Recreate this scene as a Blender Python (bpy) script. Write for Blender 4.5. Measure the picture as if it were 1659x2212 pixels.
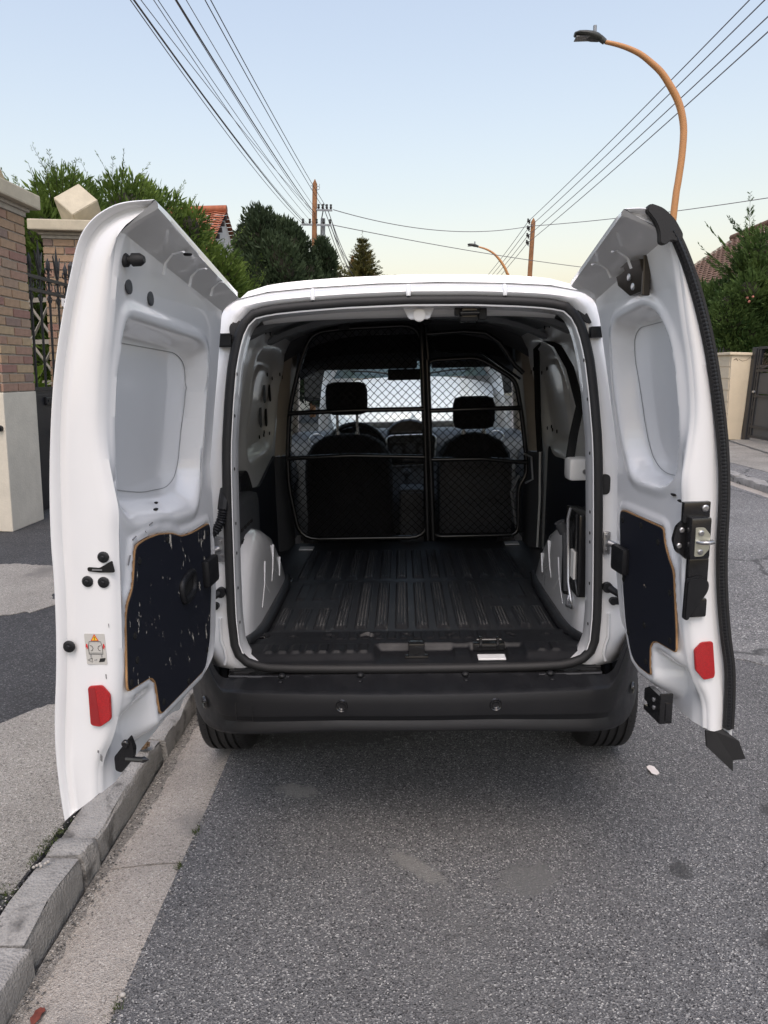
import bpy, bmesh, math, random
import numpy as np
from mathutils import Vector, Matrix
random.seed(7); rng = np.random.default_rng(11)
S = bpy.context.scene
for o in list(bpy.data.objects): bpy.data.objects.remove(o)
C = S.collection
# ---------------------------------------------------------------- camera, sky, sun, exposure
CAM = np.array([-.0274, -2.25, 1.5907]); TH, PS, RO = .1924, -.0275, -.0212
FW = np.array([math.sin(PS)*math.cos(TH), math.cos(PS)*math.cos(TH), -math.sin(TH)])
_r = np.array([math.cos(PS), -math.sin(PS), 0]); _u = np.cross(_r, FW)
RT = math.cos(RO)*_r + math.sin(RO)*_u; UP = -math.sin(RO)*_r + math.cos(RO)*_u
cam = bpy.data.cameras.new('camera'); co = bpy.data.objects.new('camera', cam); C.objects.link(co)
cam.sensor_fit = 'VERTICAL'; cam.sensor_height = 24; cam.sensor_width = 18; cam.lens = 24*1530/2212
cam.clip_start = .05; cam.clip_end = 2000
M = Matrix.Identity(4)
for i in range(3):
    M[i][0] = RT[i]; M[i][1] = UP[i]; M[i][2] = -FW[i]; M[i][3] = CAM[i]
co.matrix_world = M; S.camera = co
SUN_EL, SUN_AZ = math.radians(60), math.radians(178)      # azimuth from +Y (along the street), clockwise
W = bpy.data.worlds.new('World'); S.world = W; W.use_nodes = True
nt = W.node_tree; nt.nodes.clear()
sky = nt.nodes.new('ShaderNodeTexSky'); sky.sky_type = 'NISHITA'; sky.sun_disc = False
sky.sun_elevation = SUN_EL; sky.sun_rotation = SUN_AZ
sky.air_density = 2.1; sky.dust_density = 3.0; sky.ozone_density = 1.7; sky.altitude = 0
bg = nt.nodes.new('ShaderNodeBackground'); bg.inputs[1].default_value = .12
wo = nt.nodes.new('ShaderNodeOutputWorld'); wb = nt.nodes.new('ShaderNodeMix'); wb.data_type = 'RGBA'; wb.blend_type = 'MULTIPLY'; wb.inputs[0].default_value = 1; wb.inputs[7].default_value = (1, .925, .95, 1)   # white balance
hs = nt.nodes.new('ShaderNodeHueSaturation'); hs.inputs['Saturation'].default_value = .80; nt.links.new(sky.outputs[0], hs.inputs['Color']); nt.links.new(hs.outputs[0], wb.inputs[6]); nt.links.new(wb.outputs[2], bg.inputs[0]); nt.links.new(bg.outputs[0], wo.inputs[0])
sl = bpy.data.lights.new('sun', 'SUN'); sl.energy = .6; sl.angle = math.radians(30); sl.color = (1, .93, .85)
so = bpy.data.objects.new('sun', sl); C.objects.link(so)
sd = Vector((math.sin(SUN_AZ)*math.cos(SUN_EL), math.cos(SUN_AZ)*math.cos(SUN_EL), math.sin(SUN_EL)))
so.rotation_euler = sd.to_track_quat('Z', 'Y').to_euler(); so.location = (-6, -8, 12)
S.view_settings.view_transform = 'Standard'; S.view_settings.look = 'None'
S.view_settings.exposure = .93; S.view_settings.gamma = 1; S.view_settings.use_curve_mapping = False
S.render.engine = 'CYCLES'; S.cycles.max_bounces = 10; S.cycles.diffuse_bounces = 5; S.cycles.transparent_max_bounces = 12

# ---------------------------------------------------------------- helpers
class MB:
    def __init__(s): s.v = []; s.f = []; s.m = []
    def add(s, V, F, m=0):
        n = len(s.v); s.v += [tuple(map(float, p)) for p in V]
        for f in F: s.f.append(tuple(n+i for i in f)); s.m.append(m)
        return s
    def box(s, a, b, m=0, c=0.0):
        (x0, y0, z0), (x1, y1, z1) = a, b
        if c <= 0:
            V = [(x0,y0,z0),(x1,y0,z0),(x1,y1,z0),(x0,y1,z0),(x0,y0,z1),(x1,y0,z1),(x1,y1,z1),(x0,y1,z1)]
            return s.add(V, [(3,2,1,0),(4,5,6,7),(0,1,5,4),(1,2,6,5),(2,3,7,6),(3,0,4,7)], m)
        t = bmesh.new(); bmesh.ops.create_cube(t, size=1)
        for v in t.verts: v.co = Vector(((x0+x1)/2+v.co.x*(x1-x0), (y0+y1)/2+v.co.y*(y1-y0), (z0+z1)/2+v.co.z*(z1-z0)))
        bmesh.ops.bevel(t, geom=t.edges[:]+t.verts[:], offset=min(c, .45*min(abs(x1-x0), abs(y1-y0), abs(z1-z0))), segments=2, profile=.6, affect='EDGES')
        t.verts.index_update(); s.add([v.co[:] for v in t.verts], [[v.index for v in f.verts] for f in t.faces], m); t.free(); return s
    def tube(s, P, r, n=8, closed=False, m=0, caps=True, sq=1.0):
        P = [np.array(p, float) for p in P]; k = len(P); V = []; prev = None
        R = r if hasattr(r, '__len__') else [r]*k
        for i in range(k):
            if closed: d = P[(i+1) % k]-P[i-1]
            else: d = P[min(i+1, k-1)]-P[max(i-1, 0)]
            d = d/(np.linalg.norm(d)+1e-9)
            if prev is None:
                a = np.array([0, 0, 1.]) if abs(d[2]) < .9 else np.array([1., 0, 0]); e = np.cross(a, d)
            else: e = prev - d*(prev@d)
            e /= np.linalg.norm(e)+1e-9; prev = e; g = np.cross(d, e)
            for j in range(n):
                t = 2*math.pi*j/n; V.append(P[i]+R[i]*(math.cos(t)*e+sq*math.sin(t)*g))
        F = []
        for i in range(k if closed else k-1):
            for j in range(n):
                a = i*n+j; b = i*n+(j+1) % n; i2 = (i+1) % k
                F.append((a, b, i2*n+(j+1) % n, i2*n+j))
        if not closed and caps: F.append(tuple(range(n-1, -1, -1))); F.append(tuple((k-1)*n+j for j in range(n)))
        return s.add(V, F, m)
    def cyl(s, a, b, r, n=14, m=0, r2=None): return s.tube([a, b], [r, r if r2 is None else r2], n, m=m)
    def ball(s, c, r, m=0, n=10, k=7):
        rr = r if hasattr(r, '__len__') else (r, r, r); V = []; F = []
        for i in range(k+1):
            p = math.pi*i/k
            for j in range(n):
                t = 2*math.pi*j/n; V.append((c[0]+rr[0]*math.sin(p)*math.cos(t), c[1]+rr[1]*math.sin(p)*math.sin(t), c[2]+rr[2]*math.cos(p)))
        for i in range(k):
            for j in range(n): F.append((i*n+j, (i+1)*n+j, (i+1)*n+(j+1) % n, i*n+(j+1) % n))
        return s.add(V, F, m)
    def grid(s, G, m=0, flip=False, cu=False):
        G = np.asarray(G, float); a, b = G.shape[:2]; F = []
        for i in range(a-1):
            for j in range(b if cu else b-1):
                q = (i*b+j, i*b+(j+1) % b, (i+1)*b+(j+1) % b, (i+1)*b+j); F.append(q[::-1] if flip else q)
        return s.add(G.reshape(-1, 3), F, m)
    def prism(s, poly, fn, h, m=0):
        """polygon (a,b) placed by fn(a,b,c), from c=0 to c=h"""
        n = len(poly); V = [fn(a, b, 0) for a, b in poly]+[fn(a, b, h) for a, b in poly]
        F = [tuple(range(n-1, -1, -1)), tuple(range(n, 2*n))]+[(i, (i+1) % n, n+(i+1) % n, n+i) for i in range(n)]
        return s.add(V, F, m)
    def lathe(s, prof, c, axis='x', n=40, m=0):
        V = []; F = []; k = len(prof)
        for j in range(n):
            t = 2*math.pi*j/n
            for (a, r) in prof:
                p = (a, r*math.cos(t), r*math.sin(t))
                if axis == 'y': p = (r*math.cos(t), a, r*math.sin(t))
                if axis == 'z': p = (r*math.cos(t), r*math.sin(t), a)
                V.append((c[0]+p[0], c[1]+p[1], c[2]+p[2]))
        for j in range(n):
            for i in range(k-1): F.append((j*k+i, j*k+i+1, ((j+1) % n)*k+i+1, ((j+1) % n)*k+i))
        return s.add(V, F, m)
    def build(s, name, mat, parent=None, smooth=None, bevel=0, loc=None, solid=0):
        me = bpy.data.meshes.new(name); me.from_pydata(s.v, [], s.f)
        for mm in (mat if isinstance(mat, (list, tuple)) else [mat]): me.materials.append(mm)
        if any(s.m): me.polygons.foreach_set('material_index', s.m)
        o = bpy.data.objects.new(name, me); C.objects.link(o)
        if parent: o.parent = parent
        if loc: o.location = loc
        b = bmesh.new(); b.from_mesh(me); bmesh.ops.recalc_face_normals(b, faces=b.faces[:])
        if bevel: bmesh.ops.bevel(b, geom=[e for e in b.edges if len(e.link_faces) == 2 and e.calc_face_angle(0) > .5], offset=bevel, segments=2, affect='EDGES', clamp_overlap=True)
        if solid: bmesh.ops.solidify(b, geom=b.faces[:], thickness=solid)
        if smooth:
            for f in b.faces: f.smooth = True
            lim = math.radians(smooth)
            for e in b.edges: e.smooth = not (len(e.link_faces) == 2 and e.calc_face_angle(0) > lim)
        b.to_mesh(me); b.free(); me.update(); return o
def empty(name, loc=(0,0,0), rot=(0,0,0)):
    o = bpy.data.objects.new(name, None); C.objects.link(o); o.location = loc; o.rotation_euler = rot; o.empty_display_size = .2; return o
def tag(o, label=None, cat=None, group=None, kind=None):
    for k, v in (('label', label), ('category', cat), ('group', group), ('kind', kind)):
        if v: o[k] = v
    return o
def thing(name, label, cat, loc=(0,0,0), rot=(0,0,0), group=None): return tag(empty(name, loc, rot), label, cat, group)
def dup(o, parent=None, loc=None):
    c = o.copy(); C.objects.link(c)
    if parent: c.parent = parent
    if loc: c.location = loc
    return c
def ray(px, py): return FW*1530+RT*(px-829.5)-UP*(py-1106)
def on_y(px, py, y): d = ray(px, py); return CAM+d*((y-CAM[1])/d[1])
def lerp(a, b, t): return a+(b-a)*t
def sstep(a, b, x): t = np.clip((np.asarray(x, float)-a)/(b-a), 0, 1); return t*t*(3-2*t)
def sd_poly(X, Y, poly):
    P = np.array(poly, float); d = np.full(X.shape, 1e9); ins = np.zeros(X.shape, bool); n = len(P)
    for i in range(n):
        a, b = P[i], P[(i+1) % n]; e = b-a; wx, wy = X-a[0], Y-a[1]
        t = np.clip((wx*e[0]+wy*e[1])/(e@e+1e-12), 0, 1); d = np.minimum(d, (wx-e[0]*t)**2+(wy-e[1]*t)**2)
        c = ((a[1] > Y) != (b[1] > Y)) & (X < (b[0]-a[0])*(Y-a[1])/(b[1]-a[1]+1e-12)+a[0]); ins ^= c
    d = np.sqrt(d); return np.where(ins, d, -d)
def smooth_poly(P, r, n=4):
    """round the corners of a polygon"""
    P = [np.array(p, float) for p in P]; out = []; k = len(P)
    for i in range(k):
        a, b, c = P[i-1], P[i], P[(i+1) % k]; l1, l2 = np.linalg.norm(a-b), np.linalg.norm(c-b); q = min(r, .48*l1, .48*l2)
        p0 = b+(a-b)/l1*q; p2 = b+(c-b)/l2*q
        for t in np.linspace(0, 1, n): out.append(tuple((1-t)**2*p0+2*t*(1-t)*b+t*t*p2))
    return out
# ---------------------------------------------------------------- materials
def mat(name, col, rough=.5, metal=0, coat=0, var=0, vscale=8, bump=0, bscale=60, col2=None, spec=.5, emit=None, rvar=0, detail=6):
    m = bpy.data.materials.new(name); m.use_nodes = True; n = m.node_tree; p = n.nodes['Principled BSDF']
    p.inputs['Base Color'].default_value = (*col, 1); p.inputs['Roughness'].default_value = rough; p.inputs['Metallic'].default_value = metal
    p.inputs['Coat Weight'].default_value = coat; p.inputs['Coat Roughness'].default_value = .08; p.inputs['Specular IOR Level'].default_value = spec
    if var or col2 or bump or rvar:
        tc = n.nodes.new('ShaderNodeTexCoord')
    if var or col2 or rvar:
        no = n.nodes.new('ShaderNodeTexNoise'); no.inputs['Scale'].default_value = vscale; no.inputs['Detail'].default_value = detail; no.inputs['Roughness'].default_value = .65
        n.links.new(tc.outputs['Object'], no.inputs['Vector'])
    if var or col2:
        r = n.nodes.new('ShaderNodeValToRGB'); c2 = col2 or tuple(c*(1-var) for c in col)
        r.color_ramp.elements[0].position = .35; r.color_ramp.elements[1].position = .65
        r.color_ramp.elements[0].color = (*c2, 1); r.color_ramp.elements[1].color = (*col, 1)
        n.links.new(no.outputs['Fac'], r.inputs['Fac']); n.links.new(r.outputs[0], p.inputs['Base Color'])
    if rvar:
        mr = n.nodes.new('ShaderNodeMapRange'); mr.inputs[1].default_value = .3; mr.inputs[2].default_value = .7; mr.inputs[3].default_value = rough-rvar; mr.inputs[4].default_value = rough+rvar
        n.links.new(no.outputs['Fac'], mr.inputs[0]); n.links.new(mr.outputs[0], p.inputs['Roughness'])
    if bump:
        b = n.nodes.new('ShaderNodeTexNoise'); b.inputs['Scale'].default_value = bscale; b.inputs['Detail'].default_value = 4
        n.links.new(tc.outputs['Object'], b.inputs['Vector']); bu = n.nodes.new('ShaderNodeBump'); bu.inputs['Strength'].default_value = bump; bu.inputs['Distance'].default_value = .01
        n.links.new(b.outputs['Fac'], bu.inputs['Height']); n.links.new(bu.outputs[0], p.inputs['Normal'])
    if emit: p.inputs['Emission Color'].default_value = (*emit, 1); p.inputs['Emission Strength'].default_value = 1
    return m
def stony(name, base, dark, light, scale, big, rough=.85, bump=.5, stain=None, cracks=0, mixn=0, spots=()):
    """asphalt / concrete: aggregate from voronoi cells, broad stains from noise"""
    m = bpy.data.materials.new(name); m.use_nodes = True; n = m.node_tree; p = n.nodes['Principled BSDF']; L = n.links.new
    tc = n.nodes.new('ShaderNodeTexCoord')
    vo = n.nodes.new('ShaderNodeTexVoronoi'); vo.inputs['Scale'].default_value = scale; L(tc.outputs['Object'], vo.inputs['Vector'])
    sp = n.nodes.new('ShaderNodeSeparateColor'); L(vo.outputs['Color'], sp.inputs[0])
    r = n.nodes.new('ShaderNodeValToRGB'); e = r.color_ramp.elements; e[0].position = 0; e[0].color = (*dark, 1); e[1].position = 1; e[1].color = (*light, 1)
    for pos, c in ((.25, base), (.72, base), (.9, tuple(lerp(a, b, .35) for a, b in zip(base, light)))):
        q = e.new(pos); q.color = (*c, 1)
    fn = n.nodes.new('ShaderNodeTexNoise'); fn.inputs['Scale'].default_value = scale*.55; fn.inputs['Detail'].default_value = 5; fn.inputs['Roughness'].default_value = .8; L(tc.outputs['Object'], fn.inputs['Vector'])
    fm = n.nodes.new('ShaderNodeMix'); fm.inputs[0].default_value = mixn; fr = n.nodes.new('ShaderNodeMapRange'); fr.inputs[1].default_value = .34; fr.inputs[2].default_value = .66; L(fn.outputs['Fac'], fr.inputs[0]); L(sp.outputs[0], fm.inputs[2]); L(fr.outputs[0], fm.inputs[3]); L(fm.outputs[0], r.inputs['Fac'])
    no = n.nodes.new('ShaderNodeTexNoise'); no.inputs['Scale'].default_value = big; no.inputs['Detail'].default_value = 8; no.inputs['Roughness'].default_value = .62; L(tc.outputs['Object'], no.inputs['Vector'])
    mr = n.nodes.new('ShaderNodeMapRange'); mr.inputs[1].default_value = .3; mr.inputs[2].default_value = .7; mr.inputs[3].default_value = .78; mr.inputs[4].default_value = 1.18; L(no.outputs['Fac'], mr.inputs[0])
    mx = n.nodes.new('ShaderNodeMix'); mx.data_type = 'RGBA'; mx.blend_type = 'MULTIPLY'; mx.inputs[0].default_value = 1; L(r.outputs[0], mx.inputs[6])
    cb = n.nodes.new('ShaderNodeCombineColor'); [L(mr.outputs[0], cb.inputs[i]) for i in range(3)]; L(cb.outputs[0], mx.inputs[7])
    out = mx.outputs[2]
    if stain:
        n2 = n.nodes.new('ShaderNodeTexNoise'); n2.inputs['Scale'].default_value = stain[1]; n2.inputs['Detail'].default_value = 5; L(tc.outputs['Object'], n2.inputs['Vector'])
        r2 = n.nodes.new('ShaderNodeValToRGB'); r2.color_ramp.elements[0].position = stain[2]; r2.color_ramp.elements[1].position = stain[2]+.12; L(n2.outputs['Fac'], r2.inputs['Fac'])
        m2 = n.nodes.new('ShaderNodeMix'); m2.data_type = 'RGBA'; L(r2.outputs[0], m2.inputs[0]); L(out, m2.inputs[6]); m2.inputs[7].default_value = (*stain[0], 1); out = m2.outputs[2]
    if cracks:
        vc = n.nodes.new('ShaderNodeTexVoronoi'); vc.feature = 'DISTANCE_TO_EDGE'; vc.inputs['Scale'].default_value = cracks
        dn = n.nodes.new('ShaderNodeTexNoise'); dn.inputs['Scale'].default_value = 3; dn.inputs['Detail'].default_value = 8; L(tc.outputs['Object'], dn.inputs['Vector'])
        ad = n.nodes.new('ShaderNodeMix'); ad.data_type = 'VECTOR'; ad.inputs[0].default_value = .35; L(tc.outputs['Object'], ad.inputs[4]); L(dn.outputs['Color'], ad.inputs[5]); L(ad.outputs[1], vc.inputs['Vector'])
        rc = n.nodes.new('ShaderNodeValToRGB'); rc.color_ramp.elements[0].position = .0; rc.color_ramp.elements[0].color = (1,1,1,1); rc.color_ramp.elements[1].position = .012; rc.color_ramp.elements[1].color = (0,0,0,1); L(vc.outputs['Distance'], rc.inputs['Fac'])
        m3 = n.nodes.new('ShaderNodeMix'); m3.data_type = 'RGBA'; L(rc.outputs[0], m3.inputs[0]); L(out, m3.inputs[6]); m3.inputs[7].default_value = (*[c*.35 for c in base], 1); out = m3.outputs[2]
    for (cx, cy, rx, ry, ang, col) in spots:      # faint scuffed patches at their own places
        mp = n.nodes.new('ShaderNodeMapping'); mp.vector_type = 'TEXTURE'; mp.inputs['Location'].default_value = (cx, cy, 0); mp.inputs['Rotation'].default_value = (0, 0, ang); mp.inputs['Scale'].default_value = (rx, ry, 1); L(tc.outputs['Object'], mp.inputs[0])
        ln = n.nodes.new('ShaderNodeVectorMath'); ln.operation = 'LENGTH'; L(mp.outputs[0], ln.inputs[0]); nn = n.nodes.new('ShaderNodeTexNoise'); nn.inputs['Scale'].default_value = 26; nn.inputs['Detail'].default_value = 8; nn.inputs['Roughness'].default_value = .75; L(tc.outputs['Object'], nn.inputs['Vector'])
        ma = n.nodes.new('ShaderNodeMath'); ma.operation = 'MULTIPLY_ADD'; ma.inputs[1].default_value = 2.6; L(nn.outputs['Fac'], ma.inputs[0]); L(ln.outputs['Value'], ma.inputs[2])
        rr = n.nodes.new('ShaderNodeMapRange'); rr.inputs[1].default_value = 2.35; rr.inputs[2].default_value = 1.95; rr.inputs[3].default_value = 0; rr.inputs[4].default_value = .8; L(ma.outputs[0], rr.inputs[0])
        mm = n.nodes.new('ShaderNodeMix'); mm.data_type = 'RGBA'; L(rr.outputs[0], mm.inputs[0]); L(out, mm.inputs[6]); mm.inputs[7].default_value = (*col, 1); out = mm.outputs[2]
    L(out, p.inputs['Base Color']); p.inputs['Roughness'].default_value = rough
    bu = n.nodes.new('ShaderNodeBump'); bu.inputs['Strength'].default_value = bump; bu.inputs['Distance'].default_value = .006
    L(vo.outputs['Distance'], bu.inputs['Height']); L(bu.outputs[0], p.inputs['Normal']); return m
def glass(name, tint=(.9,.95,.93), t=.9):
    m = bpy.data.materials.new(name); m.use_nodes = True; n = m.node_tree; n.nodes.clear(); L = n.links.new
    o = n.nodes.new('ShaderNodeOutputMaterial'); a = n.nodes.new('ShaderNodeBsdfTransparent'); a.inputs[0].default_value = (*tint, 1)
    g = n.nodes.new('ShaderNodeBsdfGlossy'); g.inputs['Roughness'].default_value = .02
    x = n.nodes.new('ShaderNodeMixShader'); x.inputs[0].default_value = .06; L(a.outputs[0], x.inputs[1]); L(g.outputs[0], x.inputs[2]); L(x.outputs[0], o.inputs[0]); return m
white = mat('white_paint', (.82,.825,.835), .3, coat=1, var=.03, vscale=2.2, rvar=.03)
white_dull = mat('white_paint_inside', (.74,.74,.72), .35, coat=.3, var=.06, vscale=4)
black = mat('black_plastic', (.0095,.010,.012), .46, bump=.15, bscale=700, rvar=.10, vscale=9, spec=.38)
black_g = mat('black_gloss', (.012,.012,.013), .22, coat=.3)
rubber = mat('rubber', (.014,.014,.015), .62, bump=.1, bscale=400)
trim_grey = mat('dark_grey_trim', (.045,.047,.052), .6, bump=.15, bscale=500)
trim_beige = mat('pillar_trim', (.36,.32,.27), .6, var=.08)
steel = mat('steel', (.45,.45,.46), .38, metal=1, rvar=.1, vscale=40)
fabric = mat('seat_fabric', (.016,.016,.019), .95, bump=.4, bscale=900, var=.25, vscale=40)
dash_m = mat('dashboard_plastic', (.042,.047,.055), .45, bump=.15, bscale=500)
plywood_edge = mat('plywood_edge', (.42,.24,.11), .8, var=.3, vscale=30)
red_m = mat('red_reflector', (.58,.008,.012), .25, coat=.15, bump=.6, bscale=900, var=.35, vscale=300)
red_d = mat('red_reflector_facet', (.36,.005,.008), .25, coat=.15, bump=.6, bscale=900)
roof_in = mat('roof_shaded', (.20,.205,.21), .5, var=.1)  # white roof metal darkened: the shade under the roof is in the colour
sil = mat('silver_trim', (.55,.56,.58), .3, metal=.8)
glass_m = glass('window_glass', (.74,.81,.80))
black_hole = mat('hole_black', (.004,.004,.004), .9)
# ================================================================ THE VAN
def worn(name, base, chip, sx=(6,6,2), thr=.66, rough=.45, sc=1.0, soft=.01):
    m = bpy.data.materials.new(name); m.use_nodes = True; n = m.node_tree; p = n.nodes['Principled BSDF']; L = n.links.new
    tc = n.nodes.new('ShaderNodeTexCoord'); mp = n.nodes.new('ShaderNodeMapping'); mp.inputs['Scale'].default_value = sx; L(tc.outputs['Object'], mp.inputs[0])
    a = n.nodes.new('ShaderNodeTexNoise'); a.inputs['Scale'].default_value = 3*sc; a.inputs['Detail'].default_value = 8; a.inputs['Roughness'].default_value = .72; L(mp.outputs[0], a.inputs['Vector'])
    r = n.nodes.new('ShaderNodeValToRGB'); r.color_ramp.elements[0].position = thr; r.color_ramp.elements[0].color = (*base, 1); r.color_ramp.elements[1].position = thr+soft; r.color_ramp.elements[1].color = (*chip, 1)
    L(a.outputs['Fac'], r.inputs['Fac']); L(r.outputs[0], p.inputs['Base Color']); p.inputs['Roughness'].default_value = rough; p.inputs['Coat Weight'].default_value = .0; return m
ply_black = worn('black_plywood', (.010,.012,.02), (.50,.42,.32), (5,5,2.2), .69, .45, 1.6)
ply_left = worn('chipped_plywood', (.010,.012,.02), (.62,.58,.50), (7,7,2.6), .625, .45, 1.7)
liner_m = worn('floor_liner', (.021,.022,.025), (.13,.13,.125), (9,1.1,1), .56, .40, 2.2, .28)
van = thing('delivery_van', 'white delivery van seen from behind with both rear doors wide open', 'van')
LEAN_Z = [0, 1.3, 1.6, 1.8, 1.95]; LEAN_Y = [0, 0, .03, .07, .115]
lean = lambda z: np.interp(z, LEAN_Z, LEAN_Y)
# --- opening path (counter-clockwise seen from behind, starting bottom centre)
SEAL = [(0,.618),(.2,.619),(.40,.622),(.50,.627),(.555,.642),(.585,.668),(.598,.71),(.603,.80),(.600,.95),(.594,1.15),(.585,1.38),(.572,1.52),(.558,1.63),(.540,1.71),(.522,1.752),(.49,1.783),(.44,1.795),(.35,1.803),(.2,1.811),(0,1.815)]
def resample(P, n):
    P = np.array(P, float); d = np.r_[0, np.cumsum(np.linalg.norm(np.diff(P, axis=0), axis=1))]; t = np.linspace(0, d[-1], n)
    return np.c_[np.interp(t, d, P[:,0]), np.interp(t, d, P[:,1])]
half = resample(SEAL, 60); ring = np.r_[half, (half*[-1,1])[::-1][1:-1]]
nrm = np.roll(ring, -1, 0)-np.roll(ring, 1, 0); nrm = np.c_[nrm[:,1], -nrm[:,0]]; nrm /= np.linalg.norm(nrm, axis=1)[:,None]   # outward
def ringpts(off, dy): q = ring+nrm*(off*np.where((nrm[:,1] < -.6) & (off < -.005), .25, 1))[:,None]; return np.c_[q[:,0], lean(q[:,1])+dy, q[:,1]]
b = MB(); b.tube(ringpts(0, -.016), .0155, 10, closed=True); b.build('door_seal', rubber, van, 60)
# flange + jamb: a lip standing in the seal, then the reveal going in, in white
b = MB(); b.grid(np.array([ringpts(.012,-.004), ringpts(-.013,-.022), ringpts(-.017,-.02), ringpts(-.017,.015), ringpts(-.022,.05), ringpts(-.012,.075), ringpts(.03,.10), ringpts(.10,.12)]), cu=True)
b.build('opening_flange', white, van, 50)
# rear frame between the opening and the body outline
OUTL = [(0,.585),(.3,.585),(.55,.59),(.68,.60),(.715,.66),(.735,.75),(.745,.95),(.735,1.2),(.705,1.45),(.665,1.65),(.62,1.77),(.585,1.815),(.55,1.838),(.45,1.856),(.3,1.867),(.15,1.873),(0,1.875)]
oh = resample(OUTL, 60); oring = np.r_[oh, (oh*[-1,1])[::-1][1:-1]]
t_ = np.linspace(0, 1, 9); G = []
for k, t in enumerate(t_):
    q = lerp(ring+nrm*.008, oring, t); top = sstep(1.74, 1.82, oring[:,1])
    y = lean(q[:,1])-.004*math.sin(t*math.pi)*(1-top)-.035*math.sin(math.pi*min(1, t*1.15))*top*sstep(.62,.5,np.abs(q[:,0]))
    y = y+t**3*(.05*(1-top)+.02*top); G.append(np.c_[q[:,0], y, q[:,1]])
b = MB(); b.grid(np.array(G), cu=True, flip=True); rfm = b.build('rear_frame', white, van, 50)
for x in (-.30,-.0,.30):
    b = MB(); b.tube([(x,.062,1.862-.02*abs(x)),(x,.050,1.845-.02*abs(x)),(x,.048,1.828-.02*abs(x))], [.006,.009,.006], 6); b.build('pressed_rib', white, rfm, 60)
# roof, sides, nose: the outer shell
SEC = [(.84,.34),(.885,.60),(.89,.95),(.86,1.25),(.79,1.5),(.715,1.70),(.65,1.80),(.56,1.845)]
ST = [(.06,.0),(.16,.6),(.35,.9),(.7,1),(1.2,1),(1.6,1)]
def section(y):
    f = np.interp(y, [s[0] for s in ST], [s[1] for s in ST]); out = []
    for x, z in SEC:
        xr = np.interp(z, [p[1] for p in OUTL[3:]], [p[0] for p in OUTL[3:]]); out.append((lerp(xr, x, f), z))
    return out
for sx in (-1, 1):
    b = MB(); ys = list(np.linspace(.06, 1.62, 28)); G = []
    for y in ys:
        row = []
        for i, (x, z) in enumerate(section(y)):
            if i == 0:
                d = abs(y-.65); z = .34 if d > .37 else .315+math.sqrt(max(.37**2-d*d, 0)); z = .60 if y < .40 else min(z, .59)
            row.append((sx*x, y+lean(z)*(1-sstep(.06,.4,y)), z))
        G.append(row)
    b.grid(G, flip=sx < 0); b.build('body_side', white, van, 40)
    # front door with its window opening, wing and sill
    b = MB(); G = []
    for y in np.linspace(1.63, 3.05, 14): G.append([(sx*x*(1-.03*sstep(2.4,3.05,y)), y, z) for x, z in [(.84,.34),(.885,.6),(.89,.95),(.865,1.14)]])
    b.grid(G); hd = b.build('front_door', white, van, 40)
    b = MB(); b.box((sx*.90,1.75,.99), (sx*.93,1.9,1.03), c=.01); b.build('handle', black, hd, 40)
    b = MB(); b.add([(sx*.862,1.66,1.15),(sx*.845,2.92,1.15),(sx*.69,2.3,1.70),(sx*.70,1.66,1.72)], [(0,1,2,3)]); b.build('side_window', glass_m, van)
    b = MB(); G = []
    for y in np.linspace(3.05, 3.95, 12):
        k = 1-.28*sstep(3.3,4.0,y); d = abs(y-3.35); zl = .34 if d > .37 else .315+math.sqrt(max(.37**2-d*d, 0)); zl = min(zl, .66)
        G.append([(sx*.85*k, y, zl), (sx*.88*k, y, .7), (sx*.86*k, y, .9), (sx*.80*k, y, 1.06-.16*sstep(3.2,4,y))])
    b.grid(G); b.build('wing', white, van, 40)
    b = MB(); b.tube([(sx*.83,3.02,1.1),(sx*.78,2.75,1.38),(sx*.69,2.3,1.72),(sx*.66,2.1,1.80)], [.03,.035,.035,.03], 8); b.build('windscreen_pillar', trim_beige, van, 60)
    b = MB(); b.tube([(sx*.86,1.64,1.14),(sx*.80,1.64,1.42),(sx*.70,1.66,1.74)], .04, 8); b.build('door_pillar', white, van, 60)
    b = MB(); b.box((sx*.89,2.72,1.15), (sx*1.04,2.80,1.33), c=.03); b.build('door_mirror', black, van, 40)
b = MB(); G = []
for y in list(np.linspace(0, 1, 8))+[1.4, 1.8, 2.1, 2.25]:
    yy = .085+y*.98; rise = .035*sstep(0, .5, y)-.06*sstep(1.3, 2.25, y); G.append([(x*(1+.03*sstep(0,.4,y)), yy+ (.0 if y else lean(z)-.075), z+rise) for x, z in [(-.60,1.81),(-.56,1.832),(-.45,1.856),(-.3,1.867),(-.1,1.8745),(.1,1.8745),(.3,1.867),(.45,1.856),(.56,1.832),(.60,1.81)]])
b.grid(G); b.build('roof', white, van, 50)
b = MB(); G = [[(x, y, z-.06*(x/.8)**2) for x in np.linspace(-.8,.8,9)] for y, z in ((3.02,1.13),(3.3,1.08),(3.7,.98),(3.92,.86),(4.0,.74))]; b.grid(G); b.build('bonnet', white, van, 50)
b = MB(); G = [[(x, 4.02+dy-.35*(x/.62)**4*.4, z) for x in np.linspace(-.62,.62,9)] for dy, z in ((-.02,.74),(.02,.6),(.03,.45),(-.02,.3))]; b.grid(G); b.build('front_bumper', black, van, 50)
b = MB(); G = [[(x, y-.10*(x/.74)**2, z) for x in np.linspace(-.76*k,.76*k,7)] for y, z, k in ((3.08,1.13,1.02),(2.65,1.43,.93),(2.26,1.70,.84))]; b.grid(G); b.build('windscreen', glass_m, van, 60)
# underbody
b = MB(); b.box((-.62,.12,.40), (.62,3.9,.46)); b.box((-.50,.25,.33),(.35,.6,.40), c=.04); b.build('underbody', black, van)
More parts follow.
